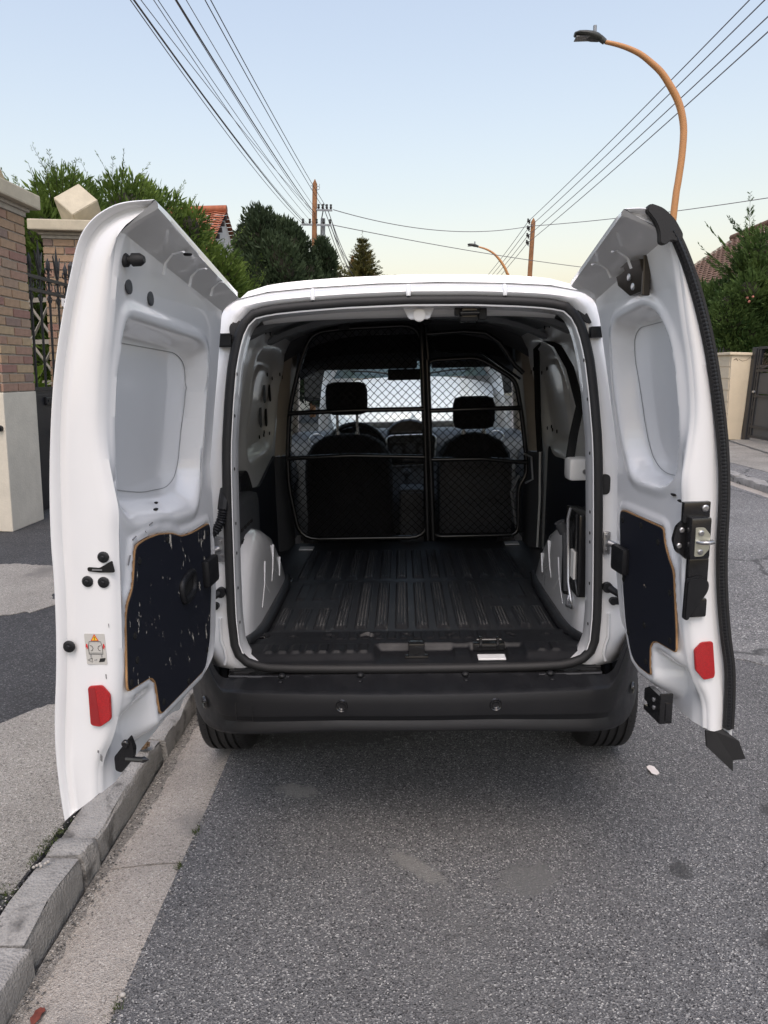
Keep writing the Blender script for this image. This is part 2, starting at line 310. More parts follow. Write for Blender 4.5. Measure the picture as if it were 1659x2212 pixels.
# --- rear bumper
xs = np.r_[-np.linspace(.865,.70,12), np.linspace(-.66,.66,133), np.linspace(.70,.865,12)]; G = []
def yb(x):
    a = abs(x); return -.175+.03*(a/.6)**2+ (0 if a < .55 else .50*((a-.55)/.335)**2.1)
for x in xs:
    a = abs(x); c = sstep(.55,.74,a); y = yb(x); ztop = .590+.012*(1-c)+.14*sstep(.62,.74,a); zb = .468-.018*sstep(.2,.6,a)-.045*sstep(.55,.80,a)
    inner = lerp(-.035, y+.035, sstep(.60,.70,a)); rib = .0030*(1 if (a*1000 % 92) < 46 else 0)*(1-c)
    zt2 = lerp(ztop, .615+.1*sstep(.68,.8,a), .0)
    G.append([(x, max(inner,y+.02), zt2+.006*(1-c)), (x, lerp(inner,y,.12), zt2+rib), (x, lerp(inner,y,.78), zt2-.001+rib), (x, y+.010, zt2-.001), (x, y+.003, zt2-.005), (x, y, zt2-.012), (x, y-.004, lerp(zt2,zb,.25)), (x, y-.002, lerp(zt2,zb,.545)), (x, y+.001, lerp(zt2,zb,.56)), (x, y+.007, lerp(zt2,zb,.57)), (x, y+.014, lerp(zt2,zb,.72)), (x, y+.004, lerp(zt2,zb,.84)), (x, y+.004, zb+.010), (x, y+.012, zb), (x*(1-.05*c), y+.06, zb+.004)])
b = MB(); b.grid(G); bump = b.build('rear_bumper', black, van, 35)
for x, z in ((-.231,.563),(.254,.563),(-.715,.507),(.752,.515)):
    y = yb(x); ang = math.atan2(yb(x+.01)-yb(x-.01), .02); d = np.array([math.sin(ang), -math.cos(ang), 0]); c = np.array([x, y-.003, z])
    b = MB(); e = np.array([math.cos(ang), math.sin(ang), 0]); u_ = np.array([0,0,1.])
    for r0, r1, h0, h1 in ((.022,.019,-.002,.003),(.0125,.0115,.0005,.0045)):
        R0 = [c+d*h0+r0*(math.cos(t)*e+math.sin(t)*u_) for t in np.linspace(0,2*math.pi,21)[:-1]]; R1 = [c+d*h1+r1*(math.cos(t)*e+math.sin(t)*u_) for t in np.linspace(0,2*math.pi,21)[:-1]]
        R2 = [c+d*(h1-.003)+(r1-.004)*(math.cos(t)*e+math.sin(t)*u_) for t in np.linspace(0,2*math.pi,21)[:-1]]
        b.grid([R0, R1, R2], cu=True); b.add(R2, [tuple(range(20))])
    b.build('parking_sensor', black_g, bump, 40)
b = MB(); y0 = yb(-.55)-.006; b.tube([(-.575,yb(-.575)-.003,.568),(-.575,yb(-.575)-.003,.505),(-.52,yb(-.52)-.003,.505),(-.52,yb(-.52)-.003,.570),(-.575,yb(-.575)-.003,.568)], .0015, 5); b.build('tow_eye_cover', black_g, bump)
# dark slot strip between body and bumper, with clips
b = MB(); b.box((-.625,-.036,.586), (.625,.004,.607), c=.004); b.box((-.625,-.012,.607),(.625,.006,.616)); st = b.build('sill_strip', black_g, van)
b = MB(); b.tube([(-.62,-.038,.606),(-.3,-.042,.600),(0,-.043,.599),(.3,-.042,.600),(.62,-.038,.606)], .0045, 6); b.build('strip_edge', trim_grey, st, 60)
for x in (-.44,-.178,.17,.45):
    b = MB(); b.box((x-.018,-.05,.585), (x+.018,-.03,.606), c=.003); b.ball((x,-.045,.610), (.013,.013,.009)); b.ball((x,-.075,.603), (.009,.009,.004)); b.build('strip_clip', black, st, 50)
# --- wheels
def wheel(x, y):
    o = empty('wheel', (x, y, .315)); o.parent = van; w = .095; pr = [(-.075,.20),(-.095,.235),(-.098,.27),(-.088,.302),(-.078,.311)]
    for g in (-.048,-.016,.016,.048): pr += [(g-.006,.3145),(g-.0045,.306),(g+.0045,.306),(g+.006,.3145)]
    pr += [(.078,.311),(.088,.302),(.098,.27),(.095,.235),(.075,.20)]
    b = MB(); b.lathe(pr, (0,0,0), n=56)
    for k in range(72):
        t = 2*math.pi*k/72
        for s in (-1, 1): # sipes
            b.add([(s*.060,.3155*math.cos(t),.3155*math.sin(t)),(s*.090,.303*math.cos(t+.05),.303*math.sin(t+.05)),(s*.090,.303*math.cos(t+.062),.303*math.sin(t+.062)),(s*.060,.3155*math.cos(t+.012),.3155*math.sin(t+.012))], [(0,1,2,3)], 1)
    b.build('tyre', [rubber, black_hole], o, 50)
    b = MB(); b.lathe([(-.07,.20),(-.06,.18),(-.02,.16),(.03,.15),(.045,.06),(.05,.0)], (0,0,0), n=24); b.lathe([(.07,.2),(.06,.18),(.02,.16)], (0,0,0), n=24); b.build('rim', sil, o, 50); return o
for x, y in ((-.775,.65),(.79,.65),(-.77,3.35),(.77,3.35)): wheel(x, y)
# --- cargo floor, sill plate
def rib(x, y, c, w, y0, y1): return sstep(w, w*.72, np.abs(x-c))*sstep(y0,y0+.02,y)*sstep(y1,y1-.02,y)
X, Y = np.meshgrid(np.linspace(-.74,.74,741), np.r_[np.linspace(.285,1.0,64), np.linspace(1.001,1.80,64)]); Zf = np.full(X.shape, .62)
for i, c in enumerate(np.linspace(-.52,.52,14)):
    a0, a1 = (.36,.97) if 2 < i < 11 else (.36,.61)
    if not 2 < i < 11: Zf += .006*rib(X, Y, c*.93, .024, .72, .97)
    Zf += .009*rib(X, Y, c, .027, a0, a1)+.009*rib(X, Y, c, .027, 1.04, 1.60)
    for dd in (-.012, .0, .012): Zf += .0035*rib(X, Y, c+dd, .0035, a0+.02, a1-.01)+.0035*rib(X, Y, c+dd, .0035, 1.06, 1.58)
Zf -= .003*sstep(.006,.002,np.abs(Y-1.012))
b = MB(); b.grid(np.dstack([X, Y, Zf])); hi = np.zeros(X.shape)
for i, c in enumerate(np.linspace(-.52,.52,14)):
    for dd in (-.012, .0, .012): hi += sstep(.0044,.0030,np.abs(X-c-dd))
wn = np.clip(np.sin(X*37+Y*3)*.5+np.sin(X*11-Y*7+1)*.5+np.sin(Y*23+X*90)*.35, -1, 2)+rng.normal(size=X.shape)*.45
sc = (hi*(Zf > .624)*(wn > -.1)) > .5; sc = (sc[:-1,:-1] | ((rng.random(X.shape) > .9985) & (np.abs(X) < .5))[:-1,:-1]).ravel(); b.m = [int(v) for v in sc]
b.build('floor_liner', [liner_m, mat('scuffed_liner', (.10,.10,.102), .6, var=.5, vscale=60)], van, 50)
X, Y = np.meshgrid(np.linspace(-.61,.61,245), np.linspace(-.016,.285,64)); Zs = .636+.022*sstep(-.012,.05,Y)-.010*sstep(.12,.13,Y)-.024*sstep(.262,.285,Y)
cornr = sstep(.50,.60,np.abs(X))*sstep(.07,.0,Y); Zs -= .02*cornr; Zs -= .016*sstep(-.010,-.016,Y)
for xx in np.arange(-.50,.51,.047):
    if abs(xx-.02) > .16 and abs(xx-.27) > .13: Zs += .006*sstep(.017,.012,np.abs(X-xx))*sstep(.035,.045,Y)*sstep(.115,.10,Y)
    Zs += .005*sstep(.017,.012,np.abs(X-xx))*sstep(.175,.185,Y)*sstep(.255,.245,Y)*sstep(.36,.34,abs(xx))
pk = sstep(.155,.120,np.abs(X-.01)); pk = np.maximum(pk, sstep(.075,.06,np.abs(X-.26))); pk = np.maximum(pk, sstep(.39,.37,np.abs(X-.0))*sstep(.0,.02,X-.02)*.6)
Zs = lerp(Zs, np.minimum(Zs,.634), pk*sstep(.118,.095,Y))
for xx in (-.565,.59): Zs -= .018*sstep(.042,.03,np.sqrt((X-xx)**2+((Y-.222)*1.6)**2))
for xx in (-.44,-.30,-.02,.14,.36,.49): Zs -= .006*sstep(.022,.012,np.sqrt((X-xx)**2+((Y-.215)*1.8)**2))
Zs -= .012*sstep(.05,.03,np.sqrt((X+.16)**2+((Y-.215)*1.8)**2))
b = MB(); b.grid(np.dstack([X, Y, Zs])); b.build('sill_plate', black, van, 40)
b = MB(); b.box((-.018,.045,.630), (.040,.09,.682), c=.008); b.tube([(.011,.040,.660),(.011,.05,.660)], .013, 12); b.box((-.03,.030,.632),(.052,.06,.642), c=.004); b.build('door_latch_catch', black_g, van, 50)
b = MB(); b.box((.218,.004,.636), (.312,.045,.643), c=.003); b.build('striker_plate', white, van)
b = MB(); b.tube([(.222,.10,.672),(.308,.10,.672)], .006, 8); b.box((.230,.085,.636),(.240,.115,.684), c=.003); b.box((.29,.085,.636),(.300,.115,.684), c=.003); b.box((.21,.088,.636),(.32,.118,.662), c=.004); b.build('striker_bar', black_g, van, 50)
for xx in (-.565,.59):
    b = MB(); b.tube([(xx-.022,.215,.633),(xx-.018,.225,.643),(xx+.018,.225,.643),(xx+.022,.215,.633)], .006, 8); b.build('lashing_eye', black_g, van, 50)
for xx, yy in ((-.60,1.03),(.62,1.08)):
    b = MB(); b.box((xx-.035,yy-.03,.62),(xx+.035,yy+.03,.626), c=.002); b.tube([(xx-.025,yy-.015,.625),(xx-.02,yy-.015,.640),(xx+.02,yy-.015,.640),(xx+.025,yy-.015,.625)], .005, 6); b.build('lashing_eye', black_g, van, 50)
for xx, yy in ((-.58,1.66),(.59,1.72)):
    b = MB(); b.box((xx-.04,yy-.035,.622),(xx+.04,yy+.03,.628)); b.build('anchor_plate', white, van)
# --- inner side walls
for sx in (-1, 1):
    out = [(.93,1.20),(.88,1.64),(.96,1.70),(1.30,1.71),(1.62,1.67),(1.60,1.30),(1.48,1.225)] if sx < 0 else [(.86,1.20),(.80,1.42),(.98,1.68),(1.30,1.72),(1.62,1.69),(1.60,1.30),(1.50,1.215)]
    pl = [(1.05,1.26),(1.06,1.60),(1.16,1.645),(1.46,1.62),(1.45,1.33),(1.38,1.27)]
    Yg, Zg = np.meshgrid(np.linspace(.10,1.80,90), np.linspace(.62,1.86,80)); 
    xw = np.interp(Zg, [.6,1.15,1.35,1.55,1.70,1.78,1.84,1.87], [.745,.745,.725,.69,.655,.60,.50,.35])
    d = sd_poly(Yg, Zg, smooth_poly(out, .12)); xw = xw+.035*sstep(0,.045,d)-.012*sstep(-.12,0,d)*sstep(0,.02,-d)
    d2 = sd_poly(Yg, Zg, smooth_poly(pl, .06)); xw -= .012*sstep(0,.012,d2)
    jx = np.interp(Zg, [p[1] for p in SEAL[6:]], [p[0] for p in SEAL[6:]])+.035; xw = np.minimum(xw, lerp(jx, xw, sstep(.10,.30,Yg)))
    b = MB(); b.grid(np.dstack([sx*xw, Yg, Zg]), flip=sx > 0); w = b.build('inner_side_wall', white_dull, van, 50)
    # holes and slots in the wall pressing
    def wx(y, z): i = np.argmin((Yg[0]-y)**2); j = np.argmin((Zg[:,0]-z)**2); return xw[j, i]-.003
    def hole(pts, y, z, m=black_hole, name='pressed_hole'):
        b = MB(); b.prism(pts, lambda a, c, h: (sx*(wx(y,z)-h), a, c), .003); b.build(name, m, w)
    if sx < 0:
        for (y, z, m) in ((1.56,1.52,black_hole),(1.53,1.39,black_hole),(1.34,1.52,trim_grey),(1.31,1.40,trim_grey)):
            hole([(y+.03*math.cos(t), z+(.033 if math.sin(t) > 0 else -.033)+.028*math.sin(t)) for t in np.linspace(0,2*math.pi,20)[:-1]], y, z, m, 'oval_opening')
    for (y, z) in ((1.60,1.60),(1.63,1.585),(1.57,1.58),(1.52,1.30),(1.55,1.29),(1.50,1.285),(1.36,1.60),(1.33,1.29)):
        hole([(y+.010*math.cos(t), z+.010*math.sin(t)) for t in np.linspace(0,2*math.pi,9)[:-1]], y, z)
    for k in range(6):
        y = .4+k*.1; hole([(y,1.765),(y+.012,1.765),(y+.012,1.79),(y,1.79)], y, 1.775, black_hole, 'roof_slot')
    # black plywood lining below the belt
    poly = [(.72,.62),(.72,1.02),(.86,1.17),(1.0,1.08),(1.18,1.06),(1.66,1.17),(1.70,.62)] if sx < 0 else [(.45,.62),(.45,1.18),(.95,1.19),(1.30,1.17),(1.44,1.22),(1.50,.62)]
    b = MB(); b.prism(smooth_poly(poly, .05), lambda a, c, h: (sx*(.742-h), a, c), .012); b.build('side_lining', ply_black, van)
    b = MB(); b.tube([(sx*.70, 1.50 if sx > 0 else 1.66, 1.17),(sx*.715,1.56 if sx > 0 else 1.69,.9),(sx*.715,1.60 if sx > 0 else 1.70,.63)], .006, 6); b.build('lining_edge', white_dull, van)
    # pillar trims beside the bulkhead
    b = MB(); G = [[(sx*(xx+.01*math.sin(q*math.pi)), yy, z) for q, xx, yy in ((0,.73,1.62),(.3,.665,1.66),(.7,.655,1.78),(1,.70,1.9))] for z in (1.16,1.4,1.66,1.72)]
    for r, z in zip(G, (1.16,1.4,1.66,1.72)):
        for i, p in enumerate(r): r[i] = (p[0]-sx*np.interp(z,[1.16,1.72],[0,.06]), p[1], p[2])
    b.grid(G); b.build('pillar_trim', trim_beige, van, 50)
    b = MB(); b.grid([[(sx*xx, yy, z) for xx, yy in ((.735,1.60),(.68,1.64),(.665,1.8),(.71,1.95))] for z in (.60,.9,1.157)]); b.build('pillar_trim', trim_grey, van, 50)
    # wheel arch: rounded housing with pressed ribs
    prof_a = [(.10,.60),(.14,.76),(.19,.88),(.27,.965),(.38,1.005),(.50,1.005),(.62,.975),(.76,.92),(.88,.84),(.98,.76),(1.06,.67),(1.10,.60)]
    G = []
    for xx, k in ((.76,1.0),(.67,1.0),(.625,.97),(.603,.92),(.592,.84),(.588,.70),(.586,.4),(.585,.02)):
        G.append([(sx*xx, .55+(y-.55)*k, .60+(z-.60)*k) for y, z in resample(prof_a, 40)])
    b = MB(); b.grid(G); arch = b.build('wheel_arch', white, van, 60)
    for P in (((.50,.86),(.47,.78),(.40,.70)), ((.47,.78),(.56,.71)), ((.70,.88),(.66,.79),(.62,.74)), ((.66,.79),(.74,.75)), ((.84,.79),(.81,.71))):
        b = MB(); b.tube([(sx*.5895, y, z) for y, z in P], .0058, 6); b.build('pressed_rib', white, arch, 60)
    # liner upstand round the arch
    b = MB(); pts = [(sx*.60,.12,.66),(sx*.575,.26,.645),(sx*.57,.36,.64),(sx*.572,.6,.637),(sx*.575,.9,.635),(sx*.60,1.06,.632),(sx*.70,1.14,.632)]
    b.tube(pts, .02, 8); b.build('liner_edge', liner_m, van, 60)
# rear corner trim, left: ribbed black plastic box behind the jamb
b = MB(); b.box((-.74,.13,.62),(-.635,.70,1.12), c=.03); lt = b.build('corner_trim', trim_grey, van, 40)
for i in range(9):
    for k in range(7): b = MB(); b.box((-.637,.16+k*.055,.66+i*.045),(-.632,.195+k*.055,.672+i*.045)); b.build('trim_slot', black_hole, lt)
b = MB(); b.prism(smooth_poly([(.62,1.02),(.68,1.18),(.80,1.20),(.90,1.10),(.95,.98),(.66,.98)], .05), lambda a, c, h: (-.735+h, a, c), .03); b.build('trim_hump', black, lt)
b = MB(); b.box((.63,.16,1.0),(.74,.5,1.07), c=.03); b.build('corner_trim', trim_grey, van, 40)
# seat belt reel cover and strap on the right
b = MB(); b.box((.560,.24,1.205),(.655,.33,1.285), c=.014); rc = b.build('belt_reel_cover', white_dull, van, 40)
b = MB(); b.cyl((.615,.238,1.238),(.615,.242,1.238), .009); b.build('screw', steel, rc, 50)
b = MB(); P = [(.575,.30,1.28),(.60,.36,1.36),(.635,.42,1.46),(.640,.62,1.60),(.628,.80,1.69),(.645,1.15,1.73),(.655,1.42,1.70),(.675,1.50,1.60),(.69,1.52,1.35),(.70,1.50,1.17)]
b.tube(P, .016, 6, sq=.35); b.build('belt_strap', black_hole, van, 60)
# jamb details
for sx, yz in ((-1,[1.60,1.47,1.30,1.12,1.02,.90,.78,.70]), (1,[1.62,1.50,1.33,1.14,1.07,1.04,.90,.76])):
    for z in yz:
        x = np.interp(z, [p[1] for p in SEAL[6:]], [p[0] for p in SEAL[6:]])-.0185; b = MB(); b.tube([(sx*x,.01,z),(sx*(x-.001),.01,z)], .0055, 8); b.build('jamb_hole', black_hole, van)
def plug(pts, y, name='rubber_plug', r=.03):
    b = MB(); b.prism(smooth_poly(pts, r, 6), lambda a, c, h: (a, y+lean(c)-h, c), .008); b.build(name, rubber, van, bevel=.003)
plug([(.597,1.198),(.633,1.198),(.633,1.264),(.597,1.264)], .0, r=.018)
plug([(.517,1.79),(.55,1.775),(.572,1.73),(.55,1.735),(.53,1.765)], -.006, r=.012); plug([(-.57,1.745),(-.55,1.775),(-.525,1.765),(-.54,1.71),(-.56,1.70)], -.006, r=.012)
for sx in (-1, 1):
    b = MB(); z = 1.70; b.box((sx*.562,.02,1.688),(sx*.605,.052,1.722), c=.004); b.build('stop_bracket', black, van, 40)
    b = MB(); b.box((sx*.617,-.012,1.002),(sx*.640,.0,1.078), c=.006); hg = b.build('hinge_plate', steel, van, 40)
    b = MB(); b.tube([(sx*.628,-.018,1.045),(sx*.665,-.03,1.03)], .010, 8); b.cyl((sx*.628,-.014,1.064),(sx*.628,-.022,1.064), .007); b.cyl((sx*.628,-.014,1.016),(sx*.628,-.022,1.016), .007); b.build('hinge_knuckle', steel, hg, 50)
    b = MB(); b.tube([(sx*.640,-.018,.892),(sx*.672,-.05,.872)], [.013,.009], 8); b.cyl((sx*.634,-.006,.893),(sx*.634,-.024,.893), .017); b.cyl((sx*.655,-.004,.845),(sx*.655,-.02,.845), .012); b.box((sx*.655,-.016,.834),(sx*.69,-.004,.857)); b.build('check_strap', black, van, 50)
    b = MB(); b.tube([(sx*.655,.03,1.65),(sx*.675,.01,1.45),(sx*.690,.0,1.2),(sx*.695,.0,.95)], .008, 6); b.build('tail_light_seal', black, van, 60)
# hinge-side cable conduit on the left
b = MB(); P = [(-.60,.0,1.235),(-.603,-.02,1.20),(-.606,-.03,1.17),(-.612,-.035,1.14),(-.628,-.04,1.11),(-.655,-.045,1.09)]; Q = resample([(0,0),(1,0)], 2)
PP = []; 
for i in range(len(P)-1):
    for t in np.linspace(0,1,9)[:-1]: PP.append(lerp(np.array(P[i]), np.array(P[i+1]), t))
b.tube(PP, [.018 if i < 16 else (.0165 if i % 2 else .0125) for i in range(len(PP))], 10); b.build('cable_conduit', black, van, 30)
# raised rib on the lower corners
for sx in (-1, 1):
    b = MB(); b.tube([(sx*.645,-.004,.80),(sx*.647,-.005,.72),(sx*.638,-.005,.69),(sx*.634,-.005,.66),(sx*.640,-.005,.635)], .006, 6); b.build('pressed_rib', white, van, 60)
# header: pressed edge, latch bracket, striker
b = MB(); G = [[(x, y, z-.02*(x/.5)**4*.8) for x in np.linspace(-.48,.48,25)] for y, z in ((.14,1.797),(.15,1.783),(.17,1.772),(.24,1.79),(.30,1.83))]; b.grid(G); b.build('header_inner', white_dull, van, 50)
b = MB(); b.add([(-.02,.10,1.80),(.085,.10,1.80),(.066,.09,1.760),(.002,.09,1.760),(-.01,.16,1.79),(.075,.16,1.79),(.060,.15,1.762),(.008,.15,1.762)], [(0,1,2,3),(3,2,6,7),(0,3,7,4),(1,5,6,2)]); b.cyl((.034,.096,1.772),(.034,.083,1.772), .02); b.build('latch_bracket', white, van, bevel=.003)
b = MB(); b.box((.165,.10,1.750),(.225,.14,1.80), c=.006); b.box((.148,.095,1.77),(.165,.13,1.80), c=.004); b.box((.225,.095,1.755),(.250,.13,1.805), c=.004); hs = b.build('header_striker', black, van, 40)
b = MB(); b.cyl((.165,.092,1.776),(.225,.092,1.776), .008); b.box((.172,.096,1.765),(.218,.099,1.79)); b.build('striker_pin', black_g, hs, 50)
# ceiling and headliner
b = MB(); G = [[(x, y, z-.10*(abs(x)/.62)**3.2) for x in np.linspace(-.62,.62,21)] for y, z in ((.12,1.842),(.5,1.862),(1.0,1.867),(1.6,1.862))]; b.grid(G); b.build('cargo_ceiling', roof_in, van, 60)
b = MB(); G = [[(x, y, z-.14*(abs(x)/.66)**3) for x in np.linspace(-.66,.66,21)] for y, z in ((1.56,1.93),(1.58,1.86),(1.62,1.80),(1.70,1.845),(2.0,1.84),(2.26,1.70))]; b.grid(G); b.build('headliner', trim_grey, van, 60)
for y in (.55,1.02):
    b = MB(); G = [[(x, y+dy, 1.848-dz-.10*(abs(x)/.62)**3.2) for x in np.linspace(-.62,.62,21)] for dy, dz in ((-.05,0),(-.04,.02),(.04,.02),(.05,0))]; b.grid(G); b.build('roof_bow', roof_in, van, 50)
# upper storage shelf and sun visors over the windscreen
b = MB(); b.grid([[(x, y, z-.05*(abs(x)/.58)**4) for x in np.linspace(-.58,.58,15)] for y, z in ((1.72,1.80),(1.70,1.70),(1.78,1.675),(2.25,1.665))]); b.build('overhead_shelf', fabric, van, 60)
for x0, x1 in ((-.54,.07),(.16,.56)):
    b = MB(); b.box((x0,2.05,1.64-.02),(x1,2.2,1.675), c=.012); b.build('sun_visor', trim_grey, van, 40)
# --- mesh bulkhead: two framed halves
def bulk(poly, name):
    b = MB(); b.tube([(x, 1.55, z) for x, z in poly], .0125, 8, closed=True); f = b.build('bulkhead_frame', black_g, van, 60)
    P = np.array(poly); b = MB(); c0, c1 = P.min(0), P.max(0); s = .0415
    for sg in (1, -1):
        k0 = c0[1]-sg*c1[0] if sg > 0 else c0[1]+c0[0]; k1 = c1[1]-c0[0] if sg > 0 else c1[1]+c1[0]
        for k in np.arange(k0-.6, k1+.6, s):
            xs_ = np.linspace(c0[0], c1[0], 300); zs_ = sg*xs_*.98+k; ins = sd_poly(xs_, zs_, poly) > 0
            i = 0
            while i < 300:
                if ins[i]:
                    j = i
                    while j+1 < 300 and ins[j+1]: j += 1
                    if j > i: n_ = max(2, int((j-i)/14)); ii = np.linspace(i, j, n_).astype(int); b.tube([(xs_[q], 1.553+.003*sg+.004*math.sin(zs_[q]*9), zs_[q]+.003*math.sin(xs_[q]*75)) for q in ii], .0017, 4, caps=False)
                    i = j
                i += 1
    tag(b.build('wire_mesh', black_g, f), kind='stuff'); return f
LP = smooth_poly([(-.527,.705),(-.625,.80),(-.645,1.15),(-.62,1.42),(-.55,1.66),(-.46,1.80),(-.33,1.825),(.083,1.835),(.100,1.2),(.108,.705)], .09, 5)
LP = smooth_poly([(-.60,.705),(-.648,1.0),(-.648,1.16),(-.625,1.42),(-.55,1.68),(-.49,1.81),(-.33,1.827),(.078,1.838),(.096,1.2),(.106,.705)], .10, 6)
RP = smooth_poly([(.135,.708),(.118,1.2),(.108,1.655),(.38,1.665),(.575,1.545),(.61,1.36),(.640,1.12),(.640,1.04),(.600,.98),(.600,.712)], .05, 5)
LP = [p for p in LP]; f1 = bulk(LP, 'l'); f2 = bulk(RP, 'r')
b = MB(); b.tube([(.106,1.542,.69),(.098,1.542,1.2),(.082,1.542,1.845)], .015, 8); b.tube([(.136,1.542,.69),(.122,1.542,1.2),(.110,1.542,1.66)], .015, 8); b.tube([(.118,1.55,1.65),(.105,1.55,1.835)], .0125, 8); b.tube([(.105,1.55,1.79),(.30,1.55,1.80),(.415,1.55,1.79),(.49,1.55,1.74),(.57,1.55,1.62),(.615,1.55,1.58)], .0125, 8); b.tube([(.13,1.56,1.76),(.16,1.56,1.70),(.40,1.56,1.69),(.60,1.56,1.55)], .008, 6); b.build('upper_rail', black_g, van, 60)
for P in (((-.645,1.535,1.155),(-.3,1.53,1.165),(.09,1.535,1.150)), ((-.63,1.535,1.395),(-.3,1.53,1.405),(.088,1.535,1.405)), ((.13,1.535,1.135),(.4,1.53,1.135),(.638,1.535,1.11)), ((.125,1.535,1.395),(.4,1.53,1.40),(.60,1.535,1.40))):
    b = MB(); b.tube(P, .0125, 8); b.build('cross_bar', black_g, van, 60)
for x, z in ((-.32,1.84),(.105,1.86),(.34,1.845)):
    b = MB(); b.box((x-.03,1.53,z-.02),(x+.03,1.55,z+.035), c=.008); b.build('fixing_bracket', black, van)
b = MB(); b.tube([(.60,1.55,1.04),(.56,1.56,.95),(.60,1.56,.70)], .007, 6); b.tube([(.62,1.53,1.16),(.66,1.53,1.14),(.67,1.53,1.02),(.63,1.53,1.0)], .006, 6); b.build('grab_loop', sil, van, 60)
# --- cab: seats, dashboard, steering wheel
def seat(cx, zt, wid, fold, hx, hz):
    o = empty('front_seat', (cx, 2.05, .55)); o.parent = van; P = lambda x, y, z: (x-cx, y-2.05, z-.55)
    b = MB(); G = []
    for z, w, t in ((.62,.27,.09),(.75,wid,.10),(1.0,wid+.005,.10),(1.12,wid-.005,.09),(1.19,wid-.05,.08),(zt-.01,wid-.13,.065),(zt,wid-.2,.04)):
        yy = 1.95+(z-.6)*-.08+.05
        G.append([P(cx+w*s*c_, yy+t*d_, z) for s, c_, d_ in ((-1,.75,1),(-1,1,.4),(-1,.99,-.5),(-1,.9,-.92),(0,1,-1),(1,.9,-.92),(1,.99,-.5),(1,1,.4),(1,.75,1),(0,1,.8))])
    b.grid(G, cu=True); b.add(G[-1], [tuple(range(10))]); b.build('backrest', fabric, o, 60)
    b = MB(); b.box(P(cx-wid,1.95,.62), P(cx+wid,2.5,.80), c=.05); b.build('seat_cushion', fabric, o, 50)
    b = MB(); b.box(P(hx-.122,1.86,hz-.095), P(hx+.122,1.97,hz+.095), c=.05); b.build('headrest', fabric, o, 60)
    for s in (-.058,.058):
        b = MB(); b.cyl(P(hx+s,1.92,zt-.03), P(hx+s,1.92,hz-.08), .008); b.cyl(P(hx+s,1.92,zt-.02), P(hx+s,1.92,zt+.012), .014); b.build('headrest_post', sil, o, 50)
    if fold:
        b = MB()
        for z0, z1 in ((.86,1.05),(.70,.84)): b.tube([P(cx-.16,1.838,z0),P(cx+.16,1.838,z0),P(cx+.16,1.838,z1),P(cx-.16,1.838,z1)], .004, 4, closed=True)
        b.box(P(cx-.21,1.838,.66), P(cx+.21,1.86,1.10), c=.008); b.box(P(cx-.02,1.832,1.045), P(cx+.03,1.84,1.06)); b.build('back_panel', trim_grey, o, 40)
    return o
seat(-.348, 1.248, .258, False, -.346, 1.455); seat(.397, 1.243, .215, True, .393, 1.36)
b = MB(); G = []
for y, z in ((2.35,.55),(2.42,.80),(2.50,.95),(2.52,1.08),(2.56,1.16),(2.66,1.205),(2.85,1.21),(3.10,1.15)):
    G.append([(x, y+.05*(x/.7)**2, z-.02*(abs(x)/.75)**3) for x in np.linspace(-.80,.80,25)])
b = MB(); b.grid(G); dash = b.build('dashboard', dash_m, van, 50)
def bowl(cx, cz, w, h, y, name, m, par): # hooded binnacle
    b = MB(); b.grid([[(cx+w*k*math.cos(t), yy, cz+h*k*math.sin(t)) for t in np.linspace(0,math.pi,15)] for yy, k in ((y+.25,.9),(y,1),(y-.01,.93),(y+.05,.88))]); b.build(name, m, par, 50)
    b = MB(); b.add([(cx+w*.9*math.cos(t), y+.045, cz+h*.9*math.sin(t)) for t in np.linspace(0,math.pi,15)], [tuple(range(15))]); b.build(name+'_face', black_g, par)
bowl(.02,1.19,.15,.095,2.56,'screen_hood',dash_m,dash); bowl(-.33,1.17,.17,.08,2.52,'instrument_hood',dash_m,dash)
b = MB(); fr = smooth_poly([(-.135,1.02),(-.13,1.17),(-.10,1.185),(.17,1.19),(.20,1.175),(.19,1.02),(.15,.985),(-.10,.98)], .03); b.tube([(x,2.495,z) for x, z in fr], .006, 6, closed=True); b.build('console_surround', sil, dash, 60)
b = MB(); b.prism(fr, lambda a, c, h: (a, 2.505-h, c), .004); b.build('console_face', black, dash)
for x, z in ((-.06,1.085),(.03,1.10),(.12,1.085)):
    b = MB(); b.cyl((x,2.50,z),(x,2.48,z), .028); b.cyl((x,2.50,z),(x,2.494,z), .037); b.build('heater_knob', trim_grey, dash, 40)
for x0, x1 in ((-.11,.02),(.05,.16)):
    b = MB()
    for k in range(5): b.box((x0,2.492,1.135+k*.009),(x1,2.50,1.139+k*.009))
    b.build('air_vent', trim_grey, dash)
b = MB(); b.box((-.10,2.485,1.0),(.15,2.50,1.045), c=.005); b.build('radio', black_g, dash, 40)
for sx in (-1,1):
    b = MB(); b.tube([(sx*.60+.05*math.cos(t),2.50,1.165+.04*math.sin(t)) for t in np.linspace(0,2*math.pi,20)[:-1]], .007, 6, closed=True); b.build('round_vent', sil, dash, 60)
b = MB(); b.box((-.05,2.15,.55),(.17,2.55,.80), c=.03); b.cyl((.0,2.40,.80),(.0,2.36,.93), .012); b.ball((.0,2.355,.955),(.028,.028,.03)); b.build('gear_console', trim_grey, van, 50)
b = MB(); b.box((-.05,1.90,.55),(.10,2.1,.92), c=.025); b.box((-.045,1.885,.78),(.095,1.91,.90), c=.015); b.build('armrest_box', trim_grey, van, 50)
sw = empty('steering_wheel', (-.325,2.36,1.12), (math.radians(-62),0,0)); sw.parent = van
b = MB(); b.tube([(.182*math.cos(t),.182*math.sin(t),0) for t in np.linspace(0,2*math.pi,41)[:-1]], .016, 10, closed=True); b.build('rim', black, sw, 60)
